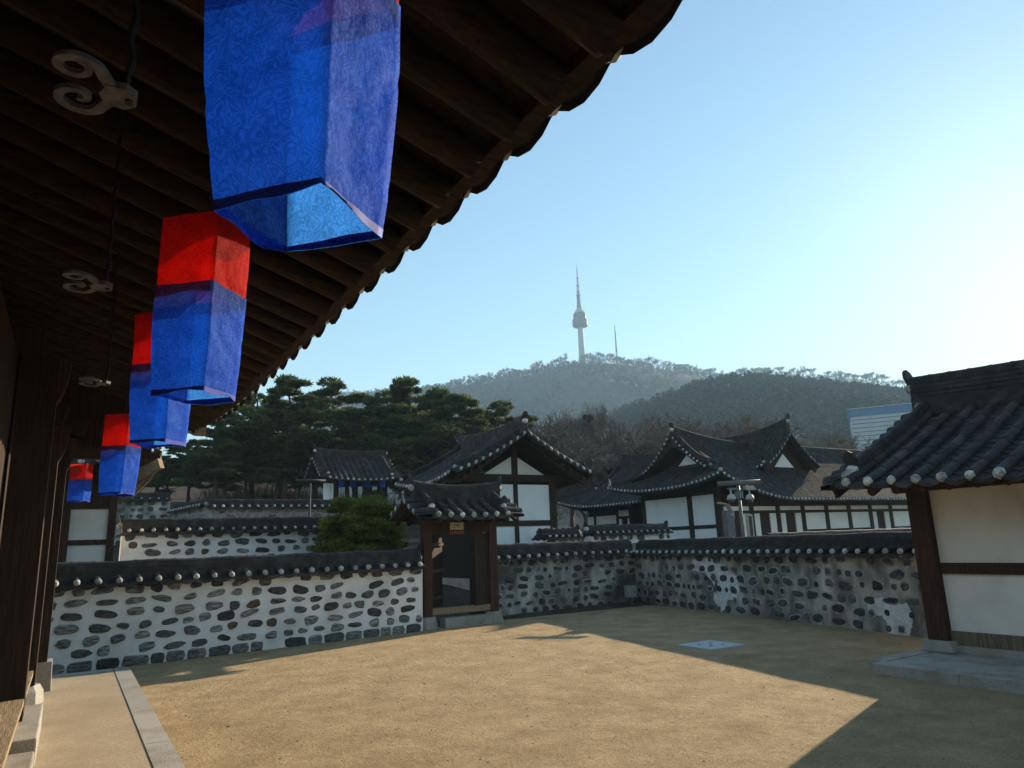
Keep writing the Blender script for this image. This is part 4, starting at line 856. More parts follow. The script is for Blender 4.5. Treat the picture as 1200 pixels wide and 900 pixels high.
def verge_balls(mb, pts, d, r=0.06, out=0.28, n=10):
    pts = [V3(*p) for p in pts]; acc = 0
    for i in range(n):
        t = (i + 0.5) / n * (len(pts) - 1); k = int(t); p = pts[k] + (pts[min(k + 1, len(pts) - 1)] - pts[k]) * (t - k)
        mb.tube([p - d * 0.1, p + d * out - Z * 0.03], r, 6, 0); q_ = p + d * (out + 0.01) - Z * 0.03; mb.blob(q_, (r * 1.05,) * 3, 1, 6, 4, 0.1)
verge_balls(mb, [p - Z * 0.03 for p in n0], V3(-1, 0, 0)); verge_balls(mb, [p - Z * 0.03 for p in n1], V3(-1, 0, 0))
mb.build('verge_tiles', ['tile', 'capplaster'], rtp)
gyc = C0[1] + WW; gx2 = C0[0] + GRUN + 0.05; zb = zl + 1.10; za = RZ + 0.25
mb = MB(); mb.add([(gx2, gyc - 1.9, zb), (gx2, gyc + 1.9, zb), (gx2, gyc, za), (gx2 + .1, gyc - 1.9, zb), (gx2 + .1, gyc + 1.9, zb), (gx2 + .1, gyc, za)], [(0, 2, 1), (3, 4, 5), (0, 1, 4, 3), (1, 2, 5, 4), (2, 0, 3, 5)]); gw = mb.build('gable_wall', 'wood', rh_)
mb = MB(); mb.add([(gx2 - .03, gyc - 0.62, zb + 0.12), (gx2 - .03, gyc + 0.62, zb + 0.12), (gx2 - .03, gyc, zb + 0.62), (gx2 - .002, gyc - 0.62, zb + 0.12), (gx2 - .002, gyc + 0.62, zb + 0.12), (gx2 - .002, gyc, zb + 0.62)], [(0, 2, 1), (3, 4, 5), (0, 1, 4, 3), (1, 2, 5, 4), (2, 0, 3, 5)]); mb.build('white_triangle', 'housewhite', gw)
mb = MB(); bx = gx + 0.05
for s_ in (-1, 1):
    for k in range(5):
        t0, t1 = k / 5, (k + 1) / 5; f = lambda t: RZ + 0.30 - (RZ + 0.30 - zb - 0.1) * (t * 1.25 - 0.25 * t * t); mb.beam((bx, gyc + s_ * 2.05 * t0, f(t0)), (bx, gyc + s_ * 2.05 * t1, f(t1)), 0.06, 0.28)
mb.build('barge_board', 'wood', rh_)
mb = MB(); ridge(mb, [(gx2 - 0.06, gyc - 2.0, zb - 0.05), (gx2 - 0.06, gyc + 2.0, zb - 0.05)], 0.2, 0.1, 2, 0, 0.05); mb.build('gable_foot_ridge', ['tile', 'capplaster'], rtp)
# cross gable facing the courtyard
XG = on_y(916, 545, 23.2 * S_ + 0.1)[0]; GYF = 22.75 * S_; hwG = 1.95 * S_; apz = (6.98 - EYE) * S_ + EYE; footz = 5.25; footz = (footz - EYE) * S_ + EYE - 0.1
cg1 = Slope((XG - hwG, GYF + 5.2, footz), (0, -1, 0), (1, 0, 0), 5.2, hwG, apz - footz, 0.3, 0, 0.22, 2.0); cg2 = Slope((XG + hwG, GYF, footz), (0, 1, 0), (-1, 0, 0), 5.2, hwG, apz - footz, 0.3, 0.22, 0, 2.0)
mb = MB()
for s_ in (cg1, cg2): s_.rows(mb, 0.27, 0.078, 1.0, 5, None, 'ball'); s_.under(mb, 0.14, 8, 3)
verge_rows(mb, cg1, 1, 0.26, 0.25, 0.055); verge_rows(mb, cg2, -1, 0.26, 0.25, 0.055)
ctp = mb.build('cross_gable_tiles', ['tile', 'capplaster', 'wood'], rh_)
rb = MB(); pts = [V3(XG, GYF - 0.1 + 4.6 * i / 12, apz - 0.02 + 0.42 * max(0, 1 - i / 8) ** 2 - 0.05 * i / 12) for i in range(13)]
ridge(rb, pts, 0.26, 0.34, 4, 0, 0.07, 0.36, 0.4); ridge_end(rb, pts[0] + Z * 0.3, (0, -1, 0), 1.1)
desc_ridge(rb, cg1, 5.2 - 0.1, 0.12, hwG, 0.2, 0.16, 0.8); desc_ridge(rb, cg2, 0.1, 0.12, hwG, 0.2, 0.16, 0.8); rb.build('cross_gable_ridge', ['tile', 'capplaster'], ctp)
mb = MB(); yy = GYF + 0.45
mb.add([(XG - 1.7, yy, footz), (XG + 1.7, yy, footz), (XG, yy, apz - .12), (XG - 1.7, yy + .1, footz), (XG + 1.7, yy + .1, footz), (XG, yy + .1, apz - .12)], [(0, 1, 2), (5, 4, 3), (0, 3, 4, 1), (1, 4, 5, 2), (2, 5, 3, 0)]); gw = mb.build('gable_wall', 'wood', rh_)
mb = MB(); yy -= 0.03; mb.add([(XG - .75, yy, footz + 0.15), (XG + .75, yy, footz + 0.15), (XG, yy, footz + 0.85), (XG - .75, yy + .028, footz + .15), (XG + .75, yy + .028, footz + .15), (XG, yy + .028, footz + .85)], [(0, 1, 2), (5, 4, 3), (0, 3, 4, 1), (1, 4, 5, 2), (2, 5, 3, 0)]); mb.build('white_triangle', 'housewhite', gw)
mb = MB()
for s_ in (-1, 1): mb.beam((XG, GYF + 0.04, apz - 0.1), (XG + s_ * hwG, GYF + 0.04, footz - 0.02), 0.06, 0.26)
mb.build('barge_board', 'wood', rh_)
# walls: left side (towards the gate) and front
LXW = C0[0] + 1.26; FYW = C0[1] + 1.35; fz = 1.3
def wall_y(x, y0, y1, z0, z1, m, nm, d=0.1): mb = MB(); mb.span((x, y0, z0), (x + d, y1, z1)); return mb.build(nm, m, rh_)
def wall_x(y, x0, x1, z0, z1, m, nm, d=0.1): mb = MB(); mb.span((x0, y, z0), (x1, y + d, z1)); return mb.build(nm, m, rh_)
ys_ = [FYW + 0.22, FYW + 1.95, FYW + 5.3]; zt_l = 4.02
for y in ys_: mb = MB(); mb.span((LXW - 0.06, y - 0.14, fz), (LXW + 0.2, y + 0.14, 4.4)); mb.build('post', 'wood', rh_)
for y0, y1 in ((ys_[0] + 0.142, ys_[1] - 0.142), (ys_[1] + 0.142, ys_[2] - 0.142)):
    wall_y(LXW, y0, y1, 2.62, zt_l, 'housewhite', 'wall_panel'); wall_y(LXW - 0.03, y0, y1, 2.45, 2.619, 'wood', 'rail', 0.14); wall_y(LXW, y0, y1, fz, 2.449, 'housewhite', 'wall_panel'); wall_y(LXW - 0.04, y0, y1, zt_l + .001, 4.5, 'wood', 'lintel', 0.15)
xs_ = [LXW + 0.1 + 1.9 * k for k in range(9)]; zt_f = 3.22
for i, x in enumerate(xs_):
    if i: mb = MB(); mb.span((x - 0.13, FYW - 0.06, fz), (x + 0.13, FYW + 0.2, 3.9)); mb.build('post', 'wood', rh_)
for i in range(8):
    a, b = xs_[i] + 0.132, xs_[i + 1] - 0.132
    wall_x(FYW - .03, a, b, zt_f + .20, 3.9, 'wood', 'lintel', .15); wall_x(FYW, a, b, zt_f, zt_f + 0.199, 'housewhite', 'transom_panel'); wall_x(FYW - .03, a, b, zt_f - 0.14, zt_f - .001, 'wood', 'rail', .14)
    if i < 3 or i == 6:
        w = (b - a) * 0.27
        wall_x(FYW, a, a + w, fz, zt_f - .141, 'housewhite', 'wall_panel'); wall_x(FYW, b - w, b, fz, zt_f - .141, 'housewhite', 'wall_panel'); wall_x(FYW + .05, a + w + .01, b - w - .01, fz, zt_f - .141, 'wood', 'door_leaf')
    else:
        wall_x(FYW, a, b, 2.25, zt_f - .141, 'housewhite', 'wall_panel'); wall_x(FYW - .03, a, b, 2.12, 2.249, 'wood', 'rail', .14); wall_x(FYW, a, b, fz, 2.119, 'housewhite', 'wall_panel')
mb = MB(); mb.span((LXW + 0.21, FYW + 0.3, fz), (C0[0] + LX - 1, C0[1] + LY - 1.3, 4.0)); mb.build('inner_wall', 'wood', rh_)
mb = MB(); mb.span((LXW - 0.9, FYW - 0.9, 0.2), (C0[0] + LX, C0[1] + LY, fz)); mb.build('stylobate', 'granite', rh_)

# ---------------------------------------------------------------- house between the two
bh = thing('timber_house', 'low dark timber house with a sweeping tiled roof, between the gabled and the hipped house', 'building', (27, 35, 0.8))
a = on_x(738, 537, 31.0); e0 = on_x(648, 585, 26.6)
BL = 11.5; BO = V3(26.6, e0[1], 4.05)
bs = Slope((26.6, e0[1], 4.10), (0, -1, 0), (1, 0, 0), BL, 4.4, 2.75, 0.22, 0.62, 0.15, 4.5, lambda u: 4.4 if u > 2.1 else u * 1.0 + 0.1)
bh_end = Slope((26.6 + 8.8, e0[1], 4.10), (-1, 0, 0), (0, -1, 0), 8.8, 2.1, 1.0, 0.2, 0.6, 0.6, 4, lambda u: min(2.1, u + .1, 8.8 - u + .1))
bs2 = Slope((26.6 + 8.8, e0[1] - BL, 4.10), (0, 1, 0), (-1, 0, 0), BL, 4.4, 2.75, 0.22, 0.15, 0.6, 4.5)
mb = MB(); bs.rows(mb, 0.29, 0.082, 1.4, 5, None, 'ball'); bh_end.rows(mb, 0.29, 0.065, 1.2, 4, None, 'disc'); bs2.rows(mb, 0.5, 0.07, 2, 3, None, None)
for s_ in (bs, bh_end, bs2): s_.under(mb, 0.17, 16, 3)
tp = mb.build('roof_tiles', ['tile', 'capplaster', 'wood'], bh); rb = MB()
pts = [bs.P(2.1 + (BL - 2.1) * i / 14, 4.4, -0.02) + Z * 0.35 * max(0, 1 - i / 6) ** 2 for i in range(15)]; ridge(rb, pts, 0.28, 0.42, 5, 0, 0.075, 0.36, 0.4); ridge_end(rb, pts[0] + Z * .36, (0, 1, 0), 1.0)
n0 = [bs.P(2.2, 1.9 + 2.45 * i / 8, 0.05) + Z * 0.3 * (i / 8) ** 2 for i in range(9)]; ridge(rb, n0, 0.22, 0.18, 3, 0, 0.06, 0.36); ridge_end(rb, n0[0] + Z * .15, (-1, 0, 0), 0.9)
ridge(rb, [bs.P(u, u, 0.03) for u in (0.15, 0.8, 1.5, 2.2)], 0.22, 0.18, 3, 0, 0.06, 0.36); rb.build('roof_ridge', ['tile', 'capplaster'], tp)
wx = 26.6 + 1.5
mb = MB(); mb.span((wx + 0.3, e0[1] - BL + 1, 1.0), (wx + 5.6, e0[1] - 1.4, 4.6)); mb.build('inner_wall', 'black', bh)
y1 = e0[1] - 1.5
for k, (l, kind) in enumerate(((0.9, 'p'), (2.2, 'a'), (1.2, 'b'), (2.6, 'c'), (2.4, 'c'))):
    y0 = y1 - l; mb = MB(); mb.span((wx - .05, y0 - 0.1, 1.0), (wx + 0.2, y0 + 0.1, 4.5)); mb.build('post', 'wood', bh)
    if kind in 'ap': mb = MB(); mb.span((wx, y0 + .102, 3.05), (wx + .1, y1 - .102, 3.55)); mb.build('transom_panel', 'hutwhite', bh)
    if kind == 'b':
        for u0, u1 in ((y0 + .102, y0 + .3), (y1 - .3, y1 - .102)): mb = MB(); mb.span((wx, u0, 1.6), (wx + .1, u1, 3.3)); mb.build('wall_panel', 'housewhite', bh)
        mb = MB(); mb.span((wx, y0 + .102, 3.45), (wx + .1, y1 - .102, 3.8)); mb.build('transom_panel', 'hutwhite', bh)
    y1 = y0
mb = MB(); mb.span((wx - 0.8, e0[1] - BL, 0.3), (wx + 6, e0[1] - 1, 1.05)); mb.build('stylobate', 'granite', bh)

# ---------------------------------------------------------------- pavilion gate under the pines
pv = thing('pavilion', 'small open tiled pavilion under the pines, behind the round clipped pine', 'building', (13.2, 38, 4))
PY_ = 37.5; pa = on_y(383, 561, PY_); pb = on_y(463, 559, PY_); ra = on_y(384, 533, PY_ + 1.7)
rise = ra[2] - pa[2]
gable_roof(pv, (pa[0], PY_, pa[2]), (1, 0, 0), pb[0] - pa[0], 1.75, rise - 0.1, 0.33, 0.075, k=0.2, lift=0.12, ridge_h=0.34, ridge_lift=0.14, naerim=0.22, seg=0.9, n=5, vw=0.34)
for x in (pa[0] + 0.75, pa[0] + 2.45, pb[0] - 0.55):
    for y in (PY_ + 0.85, PY_ + 2.6):
        mb = MB(); mb.span((x - .13, y - .13, gz(x, y)), (x + .13, y + .13, pa[2] + 0.45)); mb.build('post', 'wood', pv)
mb = MB(); mb.span((pa[0] + .3, PY_ + .76, pa[2] - 0.15), (pb[0] - .3, PY_ + .94, pa[2] + .12)); mb.build('lintel', 'wood', pv)
for x0, x1 in ((pa[0] + 0.10, pa[0] + 0.42), (pa[0] + 0.46, pa[0] + 0.62)):
    mb = MB(); mb.span((x0, PY_ + .80, pa[2] - 2.1), (x1, PY_ + .92, pa[2] - 0.16)); mb.build('wall_panel', 'housewhite', pv)
mb = MB(); mb.add([(pa[0] + .05, PY_ + 1.75, gz(pa[0], 39)), (pb[0], PY_ + 1.75, gz(pa[0], 39)), (pb[0], PY_ + 1.75, pa[2] - .9), (pa[0] + .05, PY_ + 1.75, pa[2] - .9)], [(0, 1, 2, 3)]) if False else None
for k, (px, lab) in enumerate(((400, 'tiny silk lantern at the left end of the pavilion eaves'), (414, 'tiny silk lantern, second from the left under the pavilion eaves'), (431, 'tiny silk lantern, third from the left under the pavilion eaves'), (448, 'tiny silk lantern, brightest blue, at the right end of the pavilion eaves'))):
    p = on_y(px, 571, PY_ + .45); lantern(lab, (p[0], p[1]), 0.13, p[2], p[2] + .34, p[2] + .6, R(45 + 15), 60 + k, 'tiny lanterns on the pavilion', ztop=pa[2] + .1)

# ---------------------------------------------------------------- poles
def camera_pole(label, base, top, loc_bar, half, detail=True, metal='greymetal'):
    t = thing('camera_pole', label, 'security camera', base); x, y = base[0], base[1]; d = _n(V3(0.7, -0.7, 0)) if detail else V3(1, 0, 0)
    mb = MB(); mb.tube([(x, y, base[2]), (x, y, top - .1)], [0.075, 0.06] if detail else [0.05, 0.045], 12); mb.build('pole', metal, t, smooth=True)
    mb = MB(); mb.tube([V3(x, y, top) - d * half * 0.95, V3(x, y, top) + d * half * 1.05], 0.085 if detail else 0.05, 12); mb.build('crossbar', metal, t, smooth=True)
    if not detail: return t
    mb = MB(); mb.box((x, y, top - 0.42), (0.24, 0.2, 0.26)); mb.box((x, y, top + 0.12), (0.08, 0.08, 0.1)); mb.build('junction_box', metal, t)
    mb = MB(); mb.box((x + .05, y, top - .21), (1.15, 0.07, 0.07)); mb.build('camera_arm', metal, t)
    for s_ in (-0.46, 0.50):
        cx_ = x + s_; mb = MB(); mb.tube([(cx_, y - .05, top - .24), (cx_, y - .05, top - .42)], 0.03, 8); K = 10; prof = [(0.04, -.40), (0.10, -.42), (0.15, -.52), (0.155, -.58), (0.10, -.60)]
        for (r0, z0), (r1, z1) in zip(prof, prof[1:]): mb.tube([(cx_, y - .05, top + z0), (cx_, y - .05, top + z1)], [r0, r1], K, caps=True)
        h = mb.build('camera_housing', 'lightmetal', t); mb = MB(); mb.blob((cx_, y - .05, top - .64), (0.10, 0.10, 0.13), 0, 12, 8, 0); mb.build('dome', 'glassdark', h, smooth=True)
    mb = MB(); mb.box((x + .52, y - .02, top - .17), (0.42, 0.16, 0.15)); mb.build('bullet_camera', 'lightmetal', t)
    mb = MB(); mb.box((x + .28, y - .1, top - 1.55), (0.30, 0.12, 0.88), R(10)); sp = mb.build('speaker', 'lightmetal', t); mb = MB(); mb.box((x + .265, y - .165, top - 1.55), (0.19, 0.02, 0.76), R(10)); mb.build('grille', 'blackiron', sp)
    mb = MB(); mb.box((x + .1, y - .05, top - 2.35), (0.26, 0.2, 0.36)); mb.build('control_box', metal, t)
    return t
q = on_y(868, 600, 17.7); camera_pole('security camera pole with crossbar, two dome cameras and a column speaker behind the right wall', (q[0], 17.7, gz(q[0], 17.7)), on_y(866, 566, 17.7)[2], None, 0.74)
q = on_y(853, 620, 17.9); t = thing('floodlight', 'short grey floodlight with a bent sunlit hood, left of the camera pole', 'floodlight', (q[0], 17.9, gz(q[0], 17.9))); mb = MB()
zt = on_y(858, 610, 17.9)[2]; mb.box((q[0], 17.9, (zt + 0.35 + gz(q[0], 17.9)) / 2), (0.22, 0.22, zt + 0.35 - gz(q[0], 17.9))); mb.build('stem', 'greymetal', t)
mb = MB(); mb.box((q[0] - 0.02, 17.8, zt - 0.2), (0.36, 0.2, 0.72)); mb.build('lamp_body', 'greymetal', t)
mb = MB(); mb.beam((q[0] - 0.35, 17.88, zt + 0.62), (q[0] + 0.05, 17.88, zt + 0.56), 0.18, 0.05); mb.beam((q[0] + .04, 17.88, zt + .565), (q[0] + 0.27, 17.88, zt + 0.27), 0.18, 0.05); mb.beam((q[0] + .27, 17.88, zt + .28), (q[0] + 0.27, 17.88, zt + 0.05), 0.18, 0.05); mb.build('hood', 'lightmetal', t)
q = on_y(363, 590, 30.6); camera_pole('faint grey pole with a flat crossbar standing before the grey terrace wall', (q[0], 30.6, 1.5), on_y(363, 563, 30.6)[2], None, 0.62, False, 'darkmetal')

# ---------------------------------------------------------------- trees
def needle_pad(V, F, c, rx_, ry_, rz_, ntuft, q, ln=0.26, wd=0.05, per=6):
    for _ in range(ntuft):
        while True:
            a, b, d = q.uniform(-1, 1), q.uniform(-1, 1), q.uniform(-1, 1)
            if a * a + b * b + d * d < 1: break
        r_ = (a * a + b * b + d * d) ** 0.5 + 1e-6; f = r_ ** -0.35
        p = np.array((c[0] + a * f * rx_, c[1] + b * f * ry_, c[2] + abs(d) * f * rz_ - 0.25 * rz_))
        for k in range(per):
            dv = _n(np.array((q.gauss(0, 1), q.gauss(0, 1), q.gauss(0.55, 0.7)))); sv = _n(np.cross(dv, (q.gauss(0, 1), q.gauss(0, 1), q.gauss(0, 1)))) * wd; o = len(V); e = p + dv * ln * q.uniform(.6, 1.2)
            V += [p - sv, p + sv, e + sv * .4, e - sv * .4]; F.append((o, o + 1, o + 2, o + 3))
def pine_meshes(seed, H, lean=0.0, pads=1.0, needle='needles', ln=0.26, crown0=0.42, spread=0.34, per=6, dens=46):
    q = random.Random(seed); tr = MB(); V = []; F = []
    n = 9; a0 = q.random() * 6.28; pts = []
    for i in range(n + 1):
        t = i / n; pts.append(np.array((lean * H * t * t + 0.035 * H * math.sin(t * 5 + a0) * t, 0.03 * H * math.sin(t * 4 + a0 * 2) * t, H * 0.93 * t - 0.35 * (i == 0))))
    rad = [0.026 * H * (1 - 0.82 * (i / n)) for i in range(n + 1)]; tr.tube(pts, rad, 7)
    nl = int(15 * pads)
    for k in range(nl):
        t = crown0 + (0.97 - crown0) * (k + q.random() * .8) / nl; i = t * n; b = pts[int(i)] + (pts[min(int(i) + 1, n)] - pts[int(i)]) * (i - int(i))
        ang = k * 2.4 + q.uniform(-.5, .5); L_ = H * spread * (1.08 - 0.80 * ((t - crown0) / (1 - crown0)) ** 1.6) * q.uniform(0.6, 1.12); up_ = q.uniform(-0.05, 0.35)
        d = np.array((math.cos(ang), math.sin(ang), 0)); lp = [b, b + d * L_ * .35 + Z * L_ * (up_ * .3), b + d * L_ * .7 + Z * L_ * (up_ * .9) + np.array((q.uniform(-.1, .1), q.uniform(-.1, .1), 0)) * L_, b + d * L_ + Z * L_ * up_ * 1.1]
        rr = max(0.02, rad[min(int(i), n)] * 0.42); tr.tube(lp, [rr, rr * .75, rr * .5, rr * .2], 5)
        for s_, pt in ((0.85, lp[3]), (0.75, lp[2]), (0.5, (lp[1] + lp[2]) / 2)):
            if s_ == 0.5 and q.random() < .5: continue
            m_ = 2 if s_ > .6 else 1
            for _ in range(m_):
                o = np.array((q.gauss(0, .13), q.gauss(0, .13), q.gauss(0.02, .05))) * L_; w = L_ * q.uniform(0.24, 0.38) * (0.6 + s_ * .6)
                needle_pad(V, F, pt + o, w, w, w * q.uniform(.28, .42), int(dens * q.uniform(.7, 1.2)), q, ln, ln * .17, per)
    needle_pad(V, F, pts[n] + Z * .1, H * .09, H * .09, H * .05, int(dens * 1.4), q, ln, ln * .17, per)
    cr = MB(); cr.add(V, F); return tr, cr
def make_tree(name, label, cat, seed, H, group, **kw):
    tr, cr = pine_meshes(seed, H, **{k: v for k, v in kw.items() if k != 'needle'})
    t = thing(name, label, cat, (0, 0, 0), group); tr.build('trunk', 'bark', t, smooth=True); cr.build('crown', kw.get('needle', 'needles'), t); return t
protos = [make_tree('pine_tree', 'x', 'pine tree', 100 + i, 10.0, 'pines on the slope', lean=(0.05, -0.06, 0.02, 0.09)[i], dens=70, pads=1.7, crown0=(0.30, 0.26, 0.36, 0.22)[i]) for i in range(4)]
# crown top measured in the photograph, distance, variant
pines = [(258, 492, 44, 1, 'pine nearest the eaves, leftmost on the slope'), (300, 458, 50, 0, 'bushy pine right beside the eaves edge'), (338, 437, 47, 2, 'tall pale green pine left of the pointed one'), (392, 442, 60, 3, 'pointed slender pine rising above its neighbours'), (372, 480, 52, 1, 'dark pine just left of the pavilion roof'), (430, 462, 50, 3, 'dense pine directly above the pavilion roof'), (478, 438, 53, 0, 'broad flat-topped pine right of the pointed one'), (515, 452, 51, 2, 'pine with several bare trunks behind the gate roof'), (545, 460, 50, 1, 'spreading pine above the gatehouse'), (580, 468, 56, 0, 'rightmost pine, its branches reaching towards the tower'), (452, 455, 62, 2, 'pine standing further back between the broad one and the pavilion'), (270, 470, 62, 3, 'pine further back beyond the leftmost one'), (330, 470, 58, 0, 'low pine behind the bushy one'), (498, 480, 58, 3, 'smaller pine low behind the gate roof'), (410, 476, 66, 1, 'distant pine showing in the gap below the pointed one'), (225, 516, 50, 2, 'pine whose crown shows just under the eave end'), (150, 500, 46, 1, 'pine behind the lanterns, its crown in the gap under the eaves'), (190, 490, 54, 3, 'far pine half hidden by the third lantern'), (108, 505, 50, 0, 'pine farthest left, glimpsed between the lanterns'), (255, 522, 45, 1, 'low young pine in front of the leftmost trunks'), (292, 516, 47, 3, 'low young pine under the bushy pine'), (325, 512, 46, 1, 'young pine filling the gap left of the pavilion'), (352, 520, 48, 2, 'smallest pine, close to the left end of the pavilion roof'), (470, 516, 47, 1, 'young pine low between the pavilion and the gabled house'), (200, 528, 46, 3, 'young pine low beside the hip rafter of the far wing')]
for i, (px, py, d, v, lab) in enumerate(pines):
    p = on_d(px, py, d); x, y = p[0], p[1]; g = gz(x, y); sc_ = (p[2] - g) / 10.0; xy = min(sc_ * 1.05, 1.35)
    if i < 0: pass
    copy_tree(protos[v], (x, y, g), rz=i * 1.37, sc=(xy, xy, sc_), label=lab)
for pt in protos:
    for ch in list(pt.children): bpy.data.objects.remove(ch)
    bpy.data.objects.remove(pt)

# clipped garden pine behind the left wall
p = on_y(423, 600, 20.3); gp = thing('garden_pine', 'rounded bright green clipped pine between the left wall and the pavilion', 'pine tree', (p[0], p[1], gz(p[0], p[1])))
q = random.Random(5); V = []; F = []; tr = MB(); b = np.array((p[0], p[1], gz(p[0], p[1])))
tr.tube([b - Z * .1, b + V3(.1, 0, .7), b + V3(-.05, .05, 1.3), b + V3(.05, 0, 2.7)], [.11, .09, .075, .03], 7)
for k in range(150):
    a = k * 2.4; h_ = 1.2 + 2.15 * q.random(); R_ = 1.13 * math.sqrt(max(0.05, 1 - (max(0, h_ - 1.9) / 1.6) ** 2)) * q.uniform(.55, 1.0); c = b + V3(R_ * math.cos(a), R_ * math.sin(a), h_ - 0.15 * R_); w = q.uniform(.26, .42)
    tr.tube([b + Z * (h_ * .75), (b + Z * h_ + c) / 2 - Z * .05, c], [.035, .025, .01], 4); needle_pad(V, F, c, w, w, w * .45, 75, q, 0.12, 0.014, 7)
cr = MB(); cr.add(V, F); tr.build('trunk', 'bark', gp, smooth=True); cr.build('crown', 'brightneedles', gp)

def bare_mesh(seed, H, upright=0.3, depth=6, rmin=0.021):
    q = random.Random(seed); mb = MB()
    def grow(p, d, L_, r, k):
        n = 2 if k > 1 else 1; pts = [p]; rr = [max(r, rmin)]
        for i in range(n):
            d = _n(d + np.array((q.gauss(0, .13), q.gauss(0, .13), q.gauss(0.03, .08)))); pts.append(pts[-1] + d * L_ / n); rr.append(max(rmin * .7, r * (1 - .4 * (i + 1) / n)))
        mb.tube(pts, rr, 6 if k >= depth - 1 else 3, caps=False)
        if k == 0: return
        for _ in range(q.choice((2, 3, 3)) if k < depth else 5):
            ax = np.array((q.gauss(0, 1), q.gauss(0, 1), q.gauss(0, .4))); ax = _n(ax - d * (ax @ d) * .8); nd = _n(d * q.uniform(.75, 1.1) + ax * q.uniform(.45, .95) * (1 - upright * .55) + Z * upright * .5)
            t = q.uniform(.45, 1); bp = pts[0] + (pts[-1] - pts[0]) * t if k < depth else pts[-1] - (pts[-1] - pts[0]) * q.uniform(0, .35)
            grow(bp, nd, L_ * q.uniform(.62, .85), rr[-1] * q.uniform(.55, .78), k - 1)
    grow(np.array((0, 0, -.2)), np.array((0.03, 0, 1.)), H * .27, H * .017, depth)
    me = None; return mb
def meshes(mb, nm, m): o = mb.build(nm, m); me = o.data; bpy.data.objects.remove(o); return me
bare = [meshes(bare_mesh(300 + i, 10, (0.0, 0.08, 0.0, 0.75)[i], 7, 0.017), 'bare_tree', 'barebark') for i in range(4)]
def place_mesh(name, me, loc, rz, sc_, label, cat, group):
    o = bpy.data.objects.new(name, me); COL.objects.link(o); o.location = tuple(map(float, loc)); o.rotation_euler = (0, 0, rz); o.scale = sc_ if hasattr(sc_, '__len__') else (sc_,) * 3
    return tag(o, label, cat, group)
def tree_h(me): return max(v.co.z for v in me.vertices)
BH_ = [tree_h(m) for m in bare]
ups = [(672, 466, 58, 3, 'tall upright bare tree holding a bird nest'), (690, 476, 62, 3, 'upright bare tree just right of the one with the nest')]
for i, (px, py, d, v, lab) in enumerate(ups):
    p = on_d(px, py, d); g = gz(p[0], p[1]); s_ = (p[2] - g) / BH_[v]; place_mesh('bare_tree', bare[v], (p[0], p[1], g), i * 2.0, (s_ * .7, s_ * .7, s_), lab, 'bare tree', 'bare trees behind the houses')
p = on_d(689, 490, 57); mb = MB(); q = random.Random(9)
for k in range(160):
    a, b_ = q.random() * 6.28, q.uniform(-.6, .9); c = p + V3(math.cos(a) * .3 * math.cos(b_), math.sin(a) * .3 * math.cos(b_), math.sin(b_) * .24); d_ = _n(V3(q.gauss(0, 1), q.gauss(0, 1), q.gauss(0, .5))) * .22; mb.tube([c - d_, c + d_], .02, 3)
mb.blob(p, (.3, .3, .22), 0, 8, 6, .2); tag(mb.build('bird_nest', 'bark'), 'dark round bird nest in the bare branches right of the gabled house', 'bird nest')
low = [(612, 494), (630, 486), (648, 496), (664, 500), (700, 500), (716, 494), (732, 505), (745, 490), (760, 500), (772, 486), (786, 498), (800, 484), (818, 490), (836, 484), (850, 495), (866, 492), (884, 490), (900, 500), (920, 506), (945, 508), (965, 510), (752, 505), (600, 500)]
for i, (px, py) in enumerate(low):
    d = 52 + (i * 7.3) % 26; p = on_d(px, py, d); g = gz(p[0], p[1]); v = i % 3; s_ = (p[2] - g) / BH_[v]
    place_mesh('bare_tree', bare[v], (p[0], p[1], g), i * 1.1, (s_ * 1.15, s_ * 1.15, s_), 'spreading bare grey brown tree in the thicket behind the tiled houses', 'bare tree', 'bare trees in the thicket')
# brush under the trees
mb = MB(); q = random.Random(77); V = []; F = []
for k in range(3600):
    px = q.uniform(240, 1010); d = q.uniform(46, 84); b_ = on_d(px, 560, d); g = gz(b_[0], b_[1]); h_ = q.uniform(.6, 2.6) * (.55 if px > 590 else .8)
    for j in range(9):
        dv = _n(V3(q.gauss(0, .7), q.gauss(0, .7), 1)) * h_ * q.uniform(.6, 1.1); s_ = V3(q.gauss(0, 1), q.gauss(0, 1), 0) * .022; o = len(V); pp = V3(b_[0] + q.gauss(0, .4), b_[1] + q.gauss(0, .4), g - .05); V += [pp - s_, pp + s_, pp + dv]; F.append((o, o + 1, o + 2))
mb.add(V, F); tag(mb.build('undergrowth', 'brush'), kind='stuff')
p = on_d(992, 522, 70); g = gz(p[0], p[1]); tr, cr = pine_meshes(140, 10, pads=1.1, dens=70, crown0=.2, spread=.4)
t = thing('pine_tree', 'small round green pine beside the white building, left of the hut roof', 'pine tree', (0, 0, 0), None); tr.build('trunk', 'bark', t); cr.build('crown', 'needles', t); t.location = (p[0], p[1], g); s_ = (on_d(992, 512, 70)[2] - g) / 10; t.scale = (s_ * .8, s_ * .8, s_)
p = on_d(960, 530, 66); g = gz(p[0], p[1]); t2 = copy_tree(t, (p[0], p[1], g), 1.2, 1, 'low green pine top showing over the hipped house roof'); s_ = (on_d(960, 521, 66)[2] - g) / 10; t2.scale = (s_ * 1.2, s_ * 1.2, s_)

